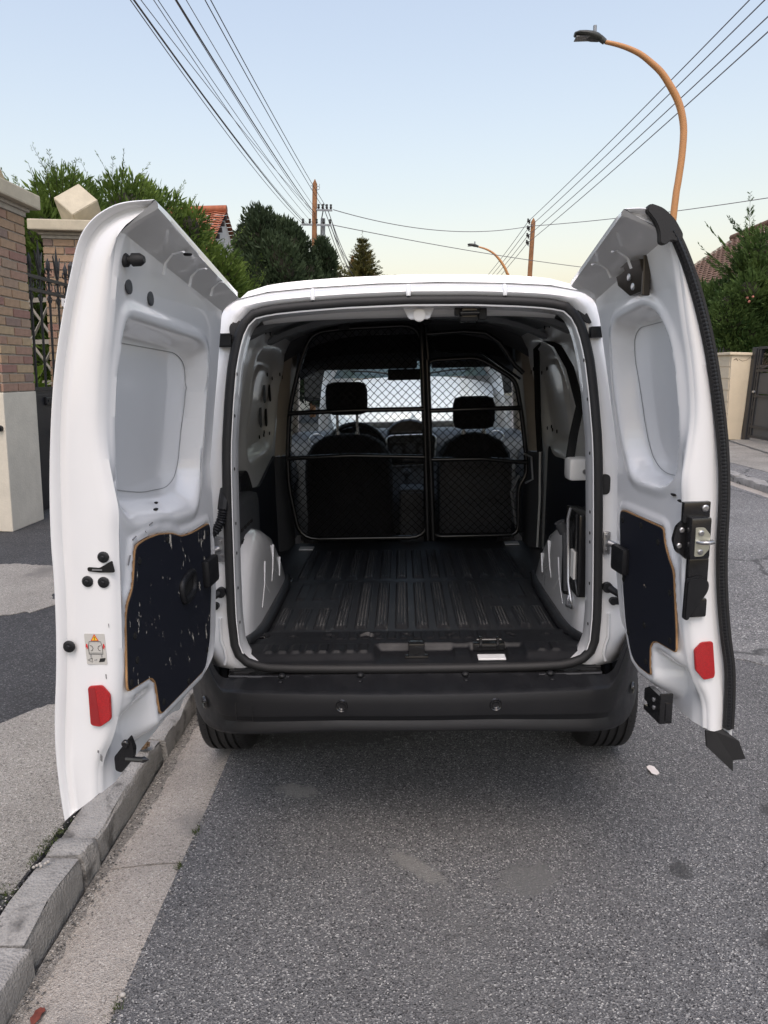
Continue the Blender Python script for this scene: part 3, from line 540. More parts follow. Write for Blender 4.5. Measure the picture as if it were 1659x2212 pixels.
b = MB(); b.ball((0,0,-.02),(.07,.06,.03)); 
for t in (.1, math.pi-.1, -math.pi/2): b.tube([(0,0,-.02),(.18*math.cos(t),.18*math.sin(t),0)], .018, 6, sq=.5)
b.build('hub', black, sw, 60)
b = MB(); b.tube([(0.,2.25,1.68),(0.,2.3,1.62)], .01, 6); b.box((-.11,2.29,1.55),(.12,2.31,1.62), c=.012); b.build('rear_view_mirror', black, van, 40)
for sx in (-1,1):
    b = MB(); G = [[(sx*x, y, z) for y in (1.66,2.0,2.6,2.98)] for x, z in ((.80,.45),(.79,.80),(.74,.92),(.76,1.05),(.83,1.13))]; b.grid(G); b.build('door_card', dash_m, van, 50)
# car jack clipped to the right arch: a thing of its own
jk = thing('car_jack', 'black car jack with bent grey crank rod clipped above the right wheel arch', 'car jack', (.60,.26,.74))
b = MB(); b.box((-.02,-.10,.06),(.03,.10,.36), c=.01); b.box((-.03,.06,.02),(.0,.11,.26), c=.01); b.build('jack_body', black_g, jk, 40)
b = MB(); b.tube([(-.035,-.03,.37),(-.04,-.02,.33),(-.035,-.03,.1),(-.035,-.08,.05),(-.03,-.085,.02),(-.03,.0,.0),(-.02,.02,.03)], .006, 8); b.build('crank_rod', sil, jk, 60)
b = MB(); b.tube([(-.03,.06,.26),(-.028,.02,.05)], .012, 8); b.cyl((-.03,.07,.26),(-.05,.07,.30), .02); b.build('jack_screw', trim_grey, jk, 60)
b = MB(); b.box((-.028,-.07,.12),(-.0205,-.02,.22)); b.build('paper_sticker', mat('sticker_white', (.7,.7,.68), .5), jk)
seam_m = mat('seam_grey', (.30,.30,.31), .6)
# ================================================================ REAR DOORS
PZ = [.4,1.325,1.6,1.78,1.9,2.1]; PV = [0,0,.04,.066,.10,.16]
prof = lambda z: np.interp(z, PZ, PV)
RID = np.array([(.58,-.078),(.65,-.074),(.717,-.067),(.78,-.031),(.886,-.004),(1.0,.006),(1.09,.013),(1.253,.022),(1.31,.030),(1.37,.022),(1.474,.012),(1.604,.030),(1.687,.050),(1.768,.066),(1.851,.082),(1.898,.105),(1.92,.125)])
OUT_L = [(-.163,.573),(-.168,.668),(-.164,.798),(-.137,.973),(-.122,1.15),(-.120,1.25),(-.107,1.39),(-.085,1.538),(-.064,1.639),(-.035,1.741),(-.014,1.803),(.008,1.868),(.039,1.904),(.075,1.924),(.11,1.934),(.171,1.935)]
OUT_R = [(-.145,.585),(-.145,.699),(-.138,.812),(-.118,.90),(-.100,1.017),(-.090,1.135),(-.088,1.28),(-.073,1.414),(-.043,1.558),(-.017,1.663),(.024,1.782),(.066,1.871),(.094,1.913),(.127,1.939),(.165,1.953),(.216,1.950)]
def chaikin(P, k=3):
    P = np.array(P, float)
    for _ in range(k): Q = np.empty((2*len(P)-2, 2)); Q[0::2] = .75*P[:-1]+.25*P[1:]; Q[1::2] = .25*P[:-1]+.75*P[1:]; P = np.vstack([P[:1], Q, P[-1:]])
    return P
RID = chaikin(RID); OUT_L = chaikin(OUT_L); OUT_R = chaikin(OUT_R)
U0Z = [.57,.60,.66,.72,.80,.95,1.2,1.6,1.9]; 
def rear_door(side, ang, hx, Wd, OUTC, lipA, lipB, u0, rec, plate, panel, notch):
    a = math.radians(ang); H = np.array([hx,-.03,0]); D = np.array([-side*math.cos(a),-math.sin(a),0]); N = np.array([-side*math.sin(a), math.cos(a),0])
    def P(u, v, z): return H+D*u+N*v+np.array([0,0,z])
    def PG(U, V, Zz): return H+U[...,None]*D+V[...,None]*N+np.dstack([0*U,0*U,Zz])
    door = empty('rear_door'); door.parent = van
    NU, NT = 90, 250; zt = 1.885
    tz = np.linspace(.585, zt, NT); s = np.linspace(0,1,NU)
    U = lerp(np.interp(tz, U0Z, u0)[:,None], Wd-.004, s[None,:]); Zz = np.repeat(tz[:,None], NU, 1)
    topd = lerp(lipA[1], lipB[1], U/Wd)-.055-zt; Zz = Zz+topd*sstep(1.72,zt,Zz)
    rise = .055*(1-sstep(.585,.74,Zz))*sstep(.2,.5,U/Wd); Zz = Zz+rise*.9
    V = prof(Zz)
    do = sd_poly(U, Zz, smooth_poly(rec, .05)); dp = sd_poly(U, Zz, smooth_poly(plate, .045)); inn = np.clip(do,0,None)/(np.clip(do,0,None)+np.clip(-dp,0,None)+1e-6)
    V = V-.055*sstep(.12,.80,inn)+.006*sstep(-.03,0,do)*sstep(.02,0,do)
    dk = sd_poly(U, Zz, panel); low = sstep(.88,.76,Zz)*sstep(.018,.075,-dk); V = V-.065*low*sstep(.12,.3,U/Wd)
    V = V+.006*sstep(.03,.012,-dk)*sstep(-.001,.003,-dk)
    rv = np.interp(Zz, RID[:,0], RID[:,1]); k = sstep(Wd-.055, Wd-.01, U); V = lerp(V, rv-.010*sstep(Wd-.012,Wd,U), k)
    inner = PG(U, V, Zz)
    # outer skin rows
    OC = np.array(OUTC); iz = np.argmax(OC[:,1] > 1.72); arc = OC[iz-1:]; al = np.r_[0, np.cumsum(np.linalg.norm(np.diff(arc, axis=0), axis=1))]; al /= al[-1]
    ov = []; oz = []
    for z in tz:
        if z < arc[0,1]: ov.append(np.interp(z, OC[:,1][:iz], OC[:,0][:iz])); oz.append(z)
        else:
            t = (z-arc[0,1])/(zt-arc[0,1]); ov.append(np.interp(t, al, arc[:,0])); oz.append(np.interp(t, al, arc[:,1]))
    ov = np.array(ov); oz = np.array(oz); oz = oz-.014*(1-sstep(.585,.68,oz)); fr = sstep(arc[0,1], zt, tz)
    OV = np.repeat(ov[:,None], NU, 1); OZ = np.repeat(oz[:,None], NU, 1); uu = U/Wd
    OV = OV+(lerp(lipA[0], lipB[0], uu)-lipB[0])*fr[:,None]; OZ = OZ+(lerp(lipA[1], lipB[1], uu)-lipB[1])*fr[:,None]
    thin = (1-fr[:,None])*(1-sstep(0,.45,uu)); OV = lerp(OV, V-.025, thin*.85)
    UO = U+ .016*sstep(.9,1,s)[None,:]-.004
    outer = PG(UO, OV, OZ)
    # roll the top of the inner skin into the flange
    ft = [inner[-1]]
    for c, dv, dz in ((.35,.004,.018),(.7,.018,.030),(1,.0,-.012),(1.0,.004,-.004)):
        lv = lerp(lipA[0], lipB[0], uu[-1]); lz = lerp(lipA[1], lipB[1], uu[-1]); v0 = V[-1]
        ft.append(PG((U[-1])[None], lerp(v0, lv, c)[None]+ (0 if c == 1 else dv), (lerp(Zz[-1], lz-.0, c) if c < 1 else lz+dz)[None])[0])
    ft.append(outer[-1])
    b = MB(); b.grid(inner); b.grid(outer, flip=True); b.grid(np.array(ft)); FT = np.array(ft); b.add(FT[:,-1], [tuple(range(len(ft)))]); b.add(FT[:,0], [tuple(range(len(ft)))]); b.grid(np.array([inner[0], outer[0]]), flip=True); b.grid(np.array([inner[:,0], outer[:,0]]))
    # free-edge face, rounded section
    i1v, i1z, o1v, o1z = V[:,-1], Zz[:,-1], ov, oz
    sec = [(0,Wd-.004,0),(.03,Wd+.000,0),(.10,Wd+.0045,0),(.22,Wd+.006,0),(.60,Wd+.004,0),(.70,Wd-.002,0),(.78,Wd-.004,0),(.86,Wd-.001,0),(.90,Wd+.010,0),(.97,Wd+.014,0),(1,Wd+.012,0)]
    rows = []
    for t, u, _ in sec:
        bul = .012*math.sin(min(1, t/.7)*math.pi)*sstep(1.80,1.88,i1z)
        rows.append(PG(np.full((1,NT),u), lerp(i1v, o1v, t)[None], (lerp(i1z, o1z, t))[None])[0])
    b.grid(np.array(rows), flip=True); b.build('door_shell', white, door, 42)
    # groove round the window plate
    pl = smooth_poly(plate, .045, 6); 
    def skin(u, z):
        j = int(np.clip(np.searchsorted(Zz[:,NU//2], z), 0, NT-1)); i = int(np.clip(np.argmin(abs(U[j]-u)), 0, NU-1)); return V[j, i]
    b = MB(); b.tube([P(u, skin(u,z)+.001, z) for u, z in pl], .0011, 5, closed=True); b.build('sealant_line', seam_m, door, 60)
    for q in ((.36,1.262),(.43,1.258)):
        b = MB(); c_ = P(q[0], skin(*q)+.0015, q[1]); b.ball(c_, (.006,.016,.0035), n=8, k=5); b.build('drain_hole', black_hole, door, 60)
    # black plywood panel with its raw edge
    pp = smooth_poly(panel, .02, 4)
    b = MB(); b.prism(pp, lambda u, z, h: P(u, prof(z)+.003+h, z), .0045); b.build('plywood_edge', plywood_edge, door)
    ins = [p for p in smooth_poly(panel, .02, 4)]; cc = np.mean(ins, 0); b = MB(); pi = []
    for i in range(len(ins)):
        t_ = np.array(ins[(i+1) % len(ins)])-np.array(ins[i-1]); n_ = np.array([-t_[1], t_[0]])/(np.linalg.norm(t_)+1e-9); q = np.array(ins[i])+n_*.003
        if sd_poly(np.array([q[0]]), np.array([q[1]]), ins)[0] < 0: q = np.array(ins[i])-n_*.003
        pi.append(tuple(q))
    b.prism(pi, lambda u, z, h: P(u, prof(z)+.0045+h, z), .0045); b.build('door_panel', ply_left if side < 0 else ply_black, door)
    return door, P, skin, (OC, V, Zz)
uL = [.27,.23,.15,.10,.062,.026,.008,.0,.0]
dL = rear_door(-1, 93, -.635, .735, OUT_L, (.118,1.842), (.171,1.935), uL,
  [(.68,1.735),(.178,1.70),(.118,1.675),(.112,1.57),(.110,1.40),(.12,1.28),(.172,1.20),(.349,1.215),(.416,1.235),(.60,1.245),(.665,1.29),(.695,1.37),(.70,1.50),(.70,1.65)],
  [(.62,1.675),(.22,1.660),(.141,1.630),(.124,1.556),(.140,1.40),(.150,1.315),(.234,1.285),(.414,1.300),(.58,1.335),(.655,1.42),(.66,1.60)],
  [(.612,1.205),(.552,1.209),(.471,1.203),(.384,1.186),(.314,1.161),(.234,1.152),(.108,1.149),(.075,1.146),(.07,1.125),(.09,.972),(.145,.791),(.198,.726),(.228,.719),(.555,.745),(.562,.80),(.567,.842),(.594,.865),(.715,.885),(.718,.903),(.695,1.056),(.680,1.085),(.645,1.112)], None)
uR = [.31,.28,.165,.115,.075,.026,.01,-.02,-.05]
dR = rear_door(1, 97, .645, .455, OUT_R, (.155,1.862), (.216,1.950), uR,
  [(.082,1.735),(.266,1.765),(.345,1.74),(.405,1.66),(.415,1.54),(.408,1.412),(.375,1.30),(.30,1.262),(.109,1.263),(.05,1.36),(.03,1.55),(.05,1.70)],
  [(.30,1.715),(.112,1.705),(.074,1.679),(.066,1.62),(.085,1.522),(.094,1.427),(.123,1.329),(.197,1.295),(.32,1.30),(.37,1.42),(.37,1.64)],
  [(.051,1.133),(.053,1.162),(.084,1.168),(.315,1.166),(.328,1.161),(.34,1.123),(.364,1.092),(.395,1.061),(.405,1.008),(.425,.915),(.432,.858),(.427,.847),(.326,.838),(.302,.827),(.29,.809),(.294,.752),(.302,.729),(.286,.724),(.221,.721),(.18,.732),(.156,.765),(.124,.825),(.10,.911),(.065,1.043)], None)
def disc(b, c, axis, e, g, r, h, n=16, m=0, dome=.6):
    R = [[c+axis*(h*q)+r*k*(math.cos(t)*e+math.sin(t)*g) for t in np.linspace(0,2*math.pi,n+1)[:-1]] for q, k in ((-.5,1),(.5,1),(.9,.8),(1,dome))]
    b.grid(R, cu=True, m=m); b.add(R[-1], [tuple(range(n))], m)
Zu = np.array([0,0,1.])
def furnish(dd, side, Wd):
    door, P, skin, _ = dd; o = P(0,0,0); D = P(1,0,0)-o; N = P(0,1,0)-o; E = D  # E: free-edge face normal
    def bp(b, u0, u1, v0, v1, z0, z1, c=.004):
        t = MB(); t.box((u0,v0,z0),(u1,v1,z1), c=c); b.add([P(*q) for q in t.v], t.f)
    def facedisc(b, u, z, r, h=.004, off=None, n=14): disc(b, P(u, (prof(z)+.009 if off is None else off), z), N, D, Zu, r, h, n)
    def edged(b, v, z, r, h=.004, u=None, n=18): disc(b, P((Wd+.006) if u is None else u, v, z), D, N, Zu, r, h, n)
    return door, P, D, N, bp, facedisc, edged
door, P, D, N, bp, facedisc, edged = furnish(dL, -1, .735)
for u, z in ((.60,1.165),(.42,1.175),(.10,1.12),(.66,1.0),(.095,.97),(.66,.94),(.18,.77),(.53,.77),(.35,.745),(.70,.90)): b = MB(); facedisc(b, u, z, .009, .002); b.build('panel_fixing', black_hole, door, 40)
b = MB(); cup = smooth_poly([(.255,1.05),(.36,1.035),(.35,.975),(.255,.985)], .03, 6); b.tube([P(u, prof(z)+.012, z) for u, z in cup], .011, 8, closed=True); b.build('pull_handle', black, door, 60)
b = MB(); b.prism(smooth_poly([(.262,1.042),(.352,1.028),(.342,.982),(.262,.99)], .03, 6), lambda u, z, h: P(u, prof(z)+.0092+h, z), .002); b.build('handle_cup', black_hole, door)
b = MB(); bp(b, .075,.175,.005,.032,.965,1.05,.012); b.build('hinge_cover', black, door, 50)
b = MB(); e = P(.70,.07,1.84)
disc(b, P(.698,.080,1.832), N, D, Zu, .014, .008); b.tube([P(.698,.08,1.832),P(.698,.094,1.832),P(.698,.096,1.832),P(.698,.112,1.832),P(.698,.121,1.832)], [.009,.009,.0135,.013,.007], 12); b.build('rubber_buffer', rubber, door, 50)
for u, z in ((.665,1.785),(.545,1.772)): b = MB(); facedisc(b, u, z, .017, .003, off=prof(z)+.001); b.build('grommet', trim_grey, door, 50)
for v, z, r in ((-.008,1.212,.0125),(-.049,1.157,.0125),(-.013,1.155,.0125),(-.108,1.005,.0135)):
    b = MB(); edged(b, v, z, r, .004); edged(b, v, z, r*.4, .004, u=.735+.0085, n=6); b.build('screw_head', black, door, 40)
b = MB(); b.prism(smooth_poly([(-.045,1.190),(-.018,1.188),(.012,1.205),(.016,1.178),(-.018,1.178),(-.045,1.181)], .004), lambda v, z, h: P(.7415+h, v, z), .0025); b.build('latch_slot', black_hole, door)
b = MB(); b.prism([(-.034,1.186),(-.012,1.1855),(-.012,1.1825),(-.034,1.183)], lambda v, z, h: P(.744+h, v, z), .0015); b.build('latch_tongue', sil, door)
# reflector
b = MB(); rp = smooth_poly([(-.071,.912),(-.038,.915),(-.021,.893),(-.024,.833),(-.052,.814),(-.074,.818)], .006, 4); b.prism(rp, lambda v, z, h: P(.741+h, v, z), .008); rf = b.build('reflector', red_m, door, bevel=.002)
b = MB(); b.prism([(-.070,.908),(-.054,.910),(-.050,.820),(-.072,.822)], lambda v, z, h: P(.7492+h, v, z), .0006); b.build('reflector_facet', red_d, door)
# sticker: warning triangle over a rear view of a van
lab = mat('label_grey', (.52,.51,.48), .45); prn = mat('print_black', (.02,.02,.02), .5); red_p = mat('print_red', (.62,.03,.03), .5); yel = mat('print_yellow', (.80,.50,.03), .5)
SV, SZ = lambda a: -.070+a*.047, lambda c: .963+c*.073
def deco(polys, m, u, name, par, lines=()):
    b = MB()
    for q in polys: b.prism([(SV(x), SZ(y)) for x, y in q], lambda v, z, h: P(u+h, v, z), .0003)
    for q, r in lines: b.tube([P(u, SV(x), SZ(y)) for x, y in q], r, 4)
    return b.build(name, m, par)
b = MB(); b.prism(smooth_poly([(SV(0),SZ(0)),(SV(1),SZ(0)),(SV(1),SZ(1)),(SV(0),SZ(1))], .003), lambda v, z, h: P(.7410+h, v, z), .0006); stk = b.build('warning_label', lab, door)
deco([[(.30,.77),(.70,.77),(.5,.99)]], red_p, .7420, 'warning_triangle', door); deco([[(.36,.79),(.64,.79),(.5,.95)]], yel, .7424, 'triangle_fill', door); deco([[(.485,.84),(.515,.84),(.52,.91),(.48,.91)],[(.487,.805),(.513,.805),(.513,.828),(.487,.828)]], prn, .7428, 'exclamation_mark', door)
deco([[(.02,.56),(.12,.56),(.12,.66),(.06,.68),(.04,.62)],[(.98,.56),(.88,.56),(.88,.66),(.94,.68),(.96,.62)],[(.05,.5),(.13,.53),(.13,.6)],[(.95,.5),(.87,.53),(.87,.6)]], red_p, .7420, 'red_burst', door)
deco([[(.20,.24),(.27,.24),(.27,.34),(.20,.34)],[(.73,.24),(.80,.24),(.80,.34),(.73,.34)]], mat('print_grey', (.30,.30,.30), .5), .7420, 'printed_wheel', door)
deco([[(.60,.08),(.88,.10),(.95,.22),(.68,.20)]], prn, .7420, 'printed_ramp', door, [])
deco([], prn, .7422, 'printed_outline', door, [([(.16,.34),(.16,.60),(.22,.75),(.78,.75),(.84,.60),(.84,.34),(.16,.34)], .0006), ([(.18,.38),(.82,.38)], .0004), ([(.24,.62),(.34,.60),(.38,.53),(.34,.47),(.26,.45)], .0006), ([(.76,.62),(.66,.60),(.62,.53),(.66,.47),(.74,.45)], .0006), ([(.28,.22),(.08,.15),(.28,.08),(.28,.22)], .0005), ([(.38,.15),(.52,.15),(.48,.18)], .0004)])
# lower guide pin
b = MB(); b.prism(smooth_poly([(-.005,.79),(.004,.76),(.000,.735),(-.03,.70),(-.045,.705),(-.045,.74),(-.02,.77)], .006), lambda v, z, h: P(.715+h, v+.01, z-.01), .016); b.tube([P(.728,-.008,.725),P(.728,.028,.723),P(.728,.034,.723),P(.728,.046,.7225)], [.0065,.0065,.008,.001], 8); disc(b, P(.732,-.004,.765), D, N, Zu, .009, .006); b.build('guide_pin', black_g, door, 40)
# tabs pressed under the roof flange
for k in range(3):
    u = .20+.17*k; b = MB(); b.tube([P(u+.03,.148+.012*k/2,1.842+.012*k),P(u+.012,.130,1.845+.010*k),P(u,.106,1.832+.008*k),P(u-.004,.098,1.812+.006*k)], .0045, 6, sq=.5); b.build('pressed_tab', white, door, 60)
door, P, D, N, bp, facedisc, edged = furnish(dR, 1, .455)
for u, z in ((.075,1.135),(.20,1.145),(.305,1.12),(.385,1.0),(.10,.955),(.40,.87),(.25,.86),(.15,.80),(.27,.755)): b = MB(); facedisc(b, u, z, .009, .002); b.build('panel_fixing', black_hole, door, 40)
b = MB(); bp(b, .045,.135,.005,.032,.975,1.058,.012); b.build('hinge_cover', black, door, 50)
b = MB(); bp(b, .455,.470,-.040,.030,1.208,1.262,.004); bp(b, .450,.492,-.034,.020,1.118,1.226,.008); b.prism(smooth_poly([(.012,1.225),(.042,1.20),(.05,1.165),(.04,1.135),(.012,1.112)], .006), lambda v, z, h: P(.452+h, v, z), .012); lc = b.build('lock_case', black_g, door, 40)
b = MB(); pq = smooth_poly([(.010,1.202),(.010,1.128),(-.012,1.128),(-.028,1.146),(-.029,1.182),(-.012,1.202)], .004); b.prism(pq, lambda v, z, h: P(.4925+h, v, z), .003); b.build('lock_plate', mat('zinc', (.62,.62,.52), .35, metal=.8), door)
b = MB(); b.tube([P(.494,.004,1.165),P(.510,.000,1.166),P(.516,-.014,1.167),P(.508,-.030,1.166),P(.494,-.034,1.165)], .005, 8); b.build('lock_loop', steel, door, 60)
for v, z, r, u in ((-.004,1.188,.007,.4965),(-.004,1.140,.007,.4965),(-.025,1.245,.009,.471),(.03,1.19,.007,.465),(.035,1.15,.007,.465)): b = MB(); edged(b, v, z, r, .004, u=u); b.build('lock_screw', steel, door, 40)
b = MB(); bp(b, .452,.470,-.045,.008,1.045,1.115,.004); bp(b, .455,.475,-.045,.006,.960,1.01,.006); b.build('release_bracket', black_g, door, 40)
b = MB(); b.prism(smooth_poly([(.010,1.065),(-.030,1.072),(-.052,1.055),(-.050,1.03),(-.02,.99),(.000,.955),(.012,.96)], .012, 5), lambda v, z, h: P(.468+h, v+.008, z), .016); b.build('release_lever', black, door, bevel=.005)
b = MB(); b.prism(smooth_poly([(-.023,.868),(-.042,.888),(-.072,.889),(-.084,.800),(-.082,.788),(-.054,.784),(-.030,.812)], .005, 4), lambda v, z, h: P(.461+h, v, z), .008); b.build('reflector', red_m, door, bevel=.002)
# upper latch: plate with a jaw, edge bracket and two rivets
b = MB(); lp = [(.175,1.862),(.318,1.855),(.330,1.83),(.315,1.80),(.20,1.797),(.166,1.832),(.178,1.836),(.182,1.826),(.215,1.828),(.235,1.838),(.232,1.850),(.18,1.850)]
lp = [(.165,1.858),(.175,1.868),(.320,1.862),(.322,1.788),(.225,1.782),(.168,1.815),(.168,1.838),(.205,1.842),(.225,1.846),(.225,1.856)]
b.prism(lp, lambda u, z, h: P(u, prof(z)+.006+h, z), .012); bp(b, .318,.328,.078,.098,1.772,1.870,.003); lt = b.build('upper_latch', mat('latch_bronze', (.07,.06,.05), .35, metal=.7), door)
for u, z in ((.245,1.828),(.255,1.803)): b = MB(); facedisc(b, u, z, .010, .003, off=prof(z)+.0185); b.build('latch_rivet', sil, door, 40)
b = MB(); bp(b, .31,.42,.0,.02,.645,.70,.004); bp(b, .408,.416,-.002,.034,.636,.724,.003)
b.prism([(.318,.698),(.345,.715),(.41,.715),(.41,.635),(.318,.635),(.318,.648),(.355,.655),(.355,.663),(.318,.665)], lambda u, z, h: P(u, .02+h, z), .012); b.build('lower_latch', black_g, door, 40)
for u, z in ((.375,.690),(.378,.668)): b = MB(); facedisc(b, u, z, .006, .002, off=.0335); b.build('latch_rivet', sil, door, 40)
# ribbed black seal down the free edge
zs = np.linspace(.64, 1.90, 420); OC = np.array(OUT_R); OC = OC[:np.argmax(OC[:,1])]; vin = np.interp(zs, [.63,.73,.90,1.02,1.14,1.26,1.325,1.42,1.523,1.663,1.765,1.85,1.92], [-.108,-.096,-.068,-.056,-.054,-.052,-.050,-.040,-.020,.020,.060,.095,.135]); vou = np.interp(zs, OC[:,1], OC[:,0]); vin = np.minimum(vin, vou+.021)
b = MB(); b.grid([[P(.462, a+.004, z) for a, z in zip(vin, zs)], [P(.474, a-.002, z) for a, z in zip(vin, zs)], [P(.4745, lerp(a,c,.35), z) for a, c, z in zip(vin, vou, zs)], [P(.466, lerp(a,c,.5), z) for a, c, z in zip(vin, vou, zs)], [P(.474, lerp(a,c,.65), z) for a, c, z in zip(vin, vou, zs)], [P(.474, c, z) for c, z in zip(vou, zs)], [P(.460, c-.003, z) for c, z in zip(vou, zs)]]); es = b.build('edge_seal', rubber, door, 50)
b = MB(); b.tube([P(.472, lerp(a,c,.26), z) for a, c, z in zip(vin, vou, zs)], [.0074 if i % 3 else .0064 for i in range(len(zs))], 6); b.build('ribbed_bead', black, door, 30)
b = MB(); tp = [(-.01,1.80),(.05,1.885),(.10,1.945),(.15,1.965),(.175,1.955),(.185,1.93),(.15,1.915),(.13,1.90),(.125,1.83),(.11,1.79),(.07,1.80),(.06,1.76)]
tp = [(.160,1.960),(.127,1.950),(.098,1.926),(.074,1.890),(.084,1.872),(.104,1.880),(.118,1.868),(.132,1.872),(.134,1.90),(.146,1.922),(.168,1.944)]
b.prism(smooth_poly(tp, .012, 4), lambda v, z, h: P(.462+h, v, z), .016); b.build('seal_end_cap', rubber, door, bevel=.004)
b = MB(); fl = [(-.074,.634),(-.100,.630),(-.124,.634),(-.160,.606),(-.178,.557),(-.150,.548),(-.152,.515),(-.080,.586)]
b.prism(fl, lambda v, z, h: P(.455+h+.02*max(0,-.12-v)/.05, v, z), .006); b.build('seal_flap', rubber, door)
for k in range(2):
    u = .16+.13*k; b = MB(); b.tube([P(u+.03,.178,1.868+.012*k),P(u+.012,.158,1.873+.01*k),P(u,.125,1.860+.008*k),P(u-.004,.112,1.838+.006*k)], .0045, 6, sq=.5); b.build('pressed_tab', white, door, 60)

# knocks and scratches in the paint
scr = mat('paint_chip', (.16,.16,.165), .7)
door, P, D, N, bp, facedisc, edged = furnish(dL, -1, .735)
for q, u in (([(-.062,.742),(-.058,.735),(-.060,.722),(-.064,.726)],.7392), ([(-.068,.752),(-.065,.750),(-.066,.744),(-.069,.746)],.7392), ([(-.030,.940),(-.028,.939),(-.0285,.928),(-.030,.930)],.7405), ([(-.012,1.06),(-.0105,1.058),(-.011,1.049)],.7405)):
    b = MB(); b.prism(q, lambda v, z, h: P(u+h, v, z), .0012); b.build('paint_chip', scr, door)
for (u0, z0, u1, z1) in ((.62,1.222,.60,1.226),(.55,1.228,.545,1.222),(.52,1.236,.50,1.238),(.64,1.19,.655,1.17)):
    b = MB(); b.tube([P(u0, prof(z0)+.0065, z0), P(u1, prof(z1)+.0065, z1)], .0018, 4); b.build('paint_chip', scr, door)
b = MB(); disc(b, P(.50, .145, 1.872), -Zu, D, N, .010, .003); b.build('drain_hole', black_hole, door, 50)
# ================================================================ STREET
TILT = .05     # the street falls towards the left gutter: upright things lean against it
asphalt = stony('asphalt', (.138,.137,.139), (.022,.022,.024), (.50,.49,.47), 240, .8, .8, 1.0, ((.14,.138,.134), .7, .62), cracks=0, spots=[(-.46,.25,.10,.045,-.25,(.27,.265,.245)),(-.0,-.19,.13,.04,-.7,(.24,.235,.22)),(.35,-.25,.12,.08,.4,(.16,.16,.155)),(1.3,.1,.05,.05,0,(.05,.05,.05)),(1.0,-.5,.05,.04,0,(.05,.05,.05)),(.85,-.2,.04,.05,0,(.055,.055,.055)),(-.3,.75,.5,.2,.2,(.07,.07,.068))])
asphalt_old = stony('asphalt_worn', (.14,.138,.137), (.03,.03,.03), (.50,.49,.47), 150, 1.0, .88, .5, ((.19,.188,.18), .5, .56), cracks=.55)
asphalt_new = stony('asphalt_pavement', (.042,.043,.046), (.015,.015,.017), (.15,.15,.15), 170, 2.0, .9, .9)
concrete = stony('concrete_pavement', (.285,.268,.24), (.11,.10,.09), (.47,.445,.41), 200, 1.2, .9, .8, ((.17,.16,.148), 2.2, .58))
gutter_m = stony('gutter_concrete', (.355,.322,.285), (.19,.17,.15), (.50,.465,.42), 215, 2.2, .9, .7, ((.21,.20,.185), 3, .58))
kerb_m = stony('kerb_stone', (.275,.265,.25), (.11,.105,.10), (.42,.41,.39), 120, 9, .85, .6, ((.10,.096,.09), 11, .57), mixn=.75)
dirt_m = stony('gutter_dirt', (.215,.20,.18), (.06,.058,.055), (.38,.36,.33), 200, 8, .95, .8)
soil = mat('garden_ground', (.10,.085,.06), .95, var=.4, vscale=3)
def sheet(name, poly, z, m, th=.02):
    b = MB(); b.prism(poly, lambda x, y, h: (x, y, z-th+h), th); return tag(b.build(name, m), kind='structure')
def wob(a, b_, n, amp): # wobbly edge between two points
    n = n*5; a = np.array(a, float); b_ = np.array(b_, float); t = np.linspace(0,1,n); amp = amp*.55; d = b_-a; nn = np.array([-d[1], d[0]])/np.linalg.norm(d)
    ph = rng.random(3)*6; return [tuple(a+d*q+nn*amp*(rng.normal()*.45+1.1*math.sin(q*n*.42+ph[0])+.7*math.sin(q*n*.17+ph[1]))*(0 < q < 1)) for q in t]
b = MB(); b.add([(-400,-200,-.12),(400,-200,-.12),(400,900,-.12),(-400,900,-.12)], [(0,1,2,3)]); tag(b.build('ground', soil), kind='structure')
sheet('road', wob((-.79,-6),(-.785,14),60,.004)+[(-.79,160),(4.45,160),(4.45,-6)], 0, asphalt, .1)
sheet('road_patch', wob((1.55,-3),(1.75,3.0),8,.02)+wob((1.85,3.4),(3.3,5.6),8,.03)+wob((4.44,6.0),(4.44,-3),2,0), .0035, asphalt, .003) if False else None
sheet('worn_road', wob((1.3,1.6),(4.44,.7),14,.05)+[(4.44,60),(1.9,60)]+wob((1.9,9),(1.35,1.7),10,.06), .004, asphalt_old, .0035)
# left gutter: concrete channel slabs
gut = thing('gutter', None, None); tag(gut, kind='structure'); y = -2.25; ds = [1.04,1.04,1.0,1.0]+[1.0]*22
for d in ds:
    b = MB(); ys_ = np.linspace(y+.004, y+d-.004, 9); xs_ = [-1.063,-1.02,-.96,-.88,-.80,-.765]
    G = [[(x+rng.normal()*.001*(x > -.8), yy, z) for x, z in zip(xs_, (-.022,-.020,-.012,-.002,.003,-.006))] for yy in ys_]; b.grid(G)
    b.add([G[0][i] for i in range(6)]+[(xs_[5],ys_[0],-.09),(xs_[0],ys_[0],-.09)], [tuple(range(8))]); b.add([G[-1][i] for i in range(6)]+[(xs_[5],ys_[-1],-.09),(xs_[0],ys_[-1],-.09)], [tuple(range(8))])
    b.build('gutter_slab', gutter_m, gut, 60); y += d
b = MB(); b.box((-1.063,y,-.1),(-.79,160,0)); b.build('gutter_run', gutter_m, gut)
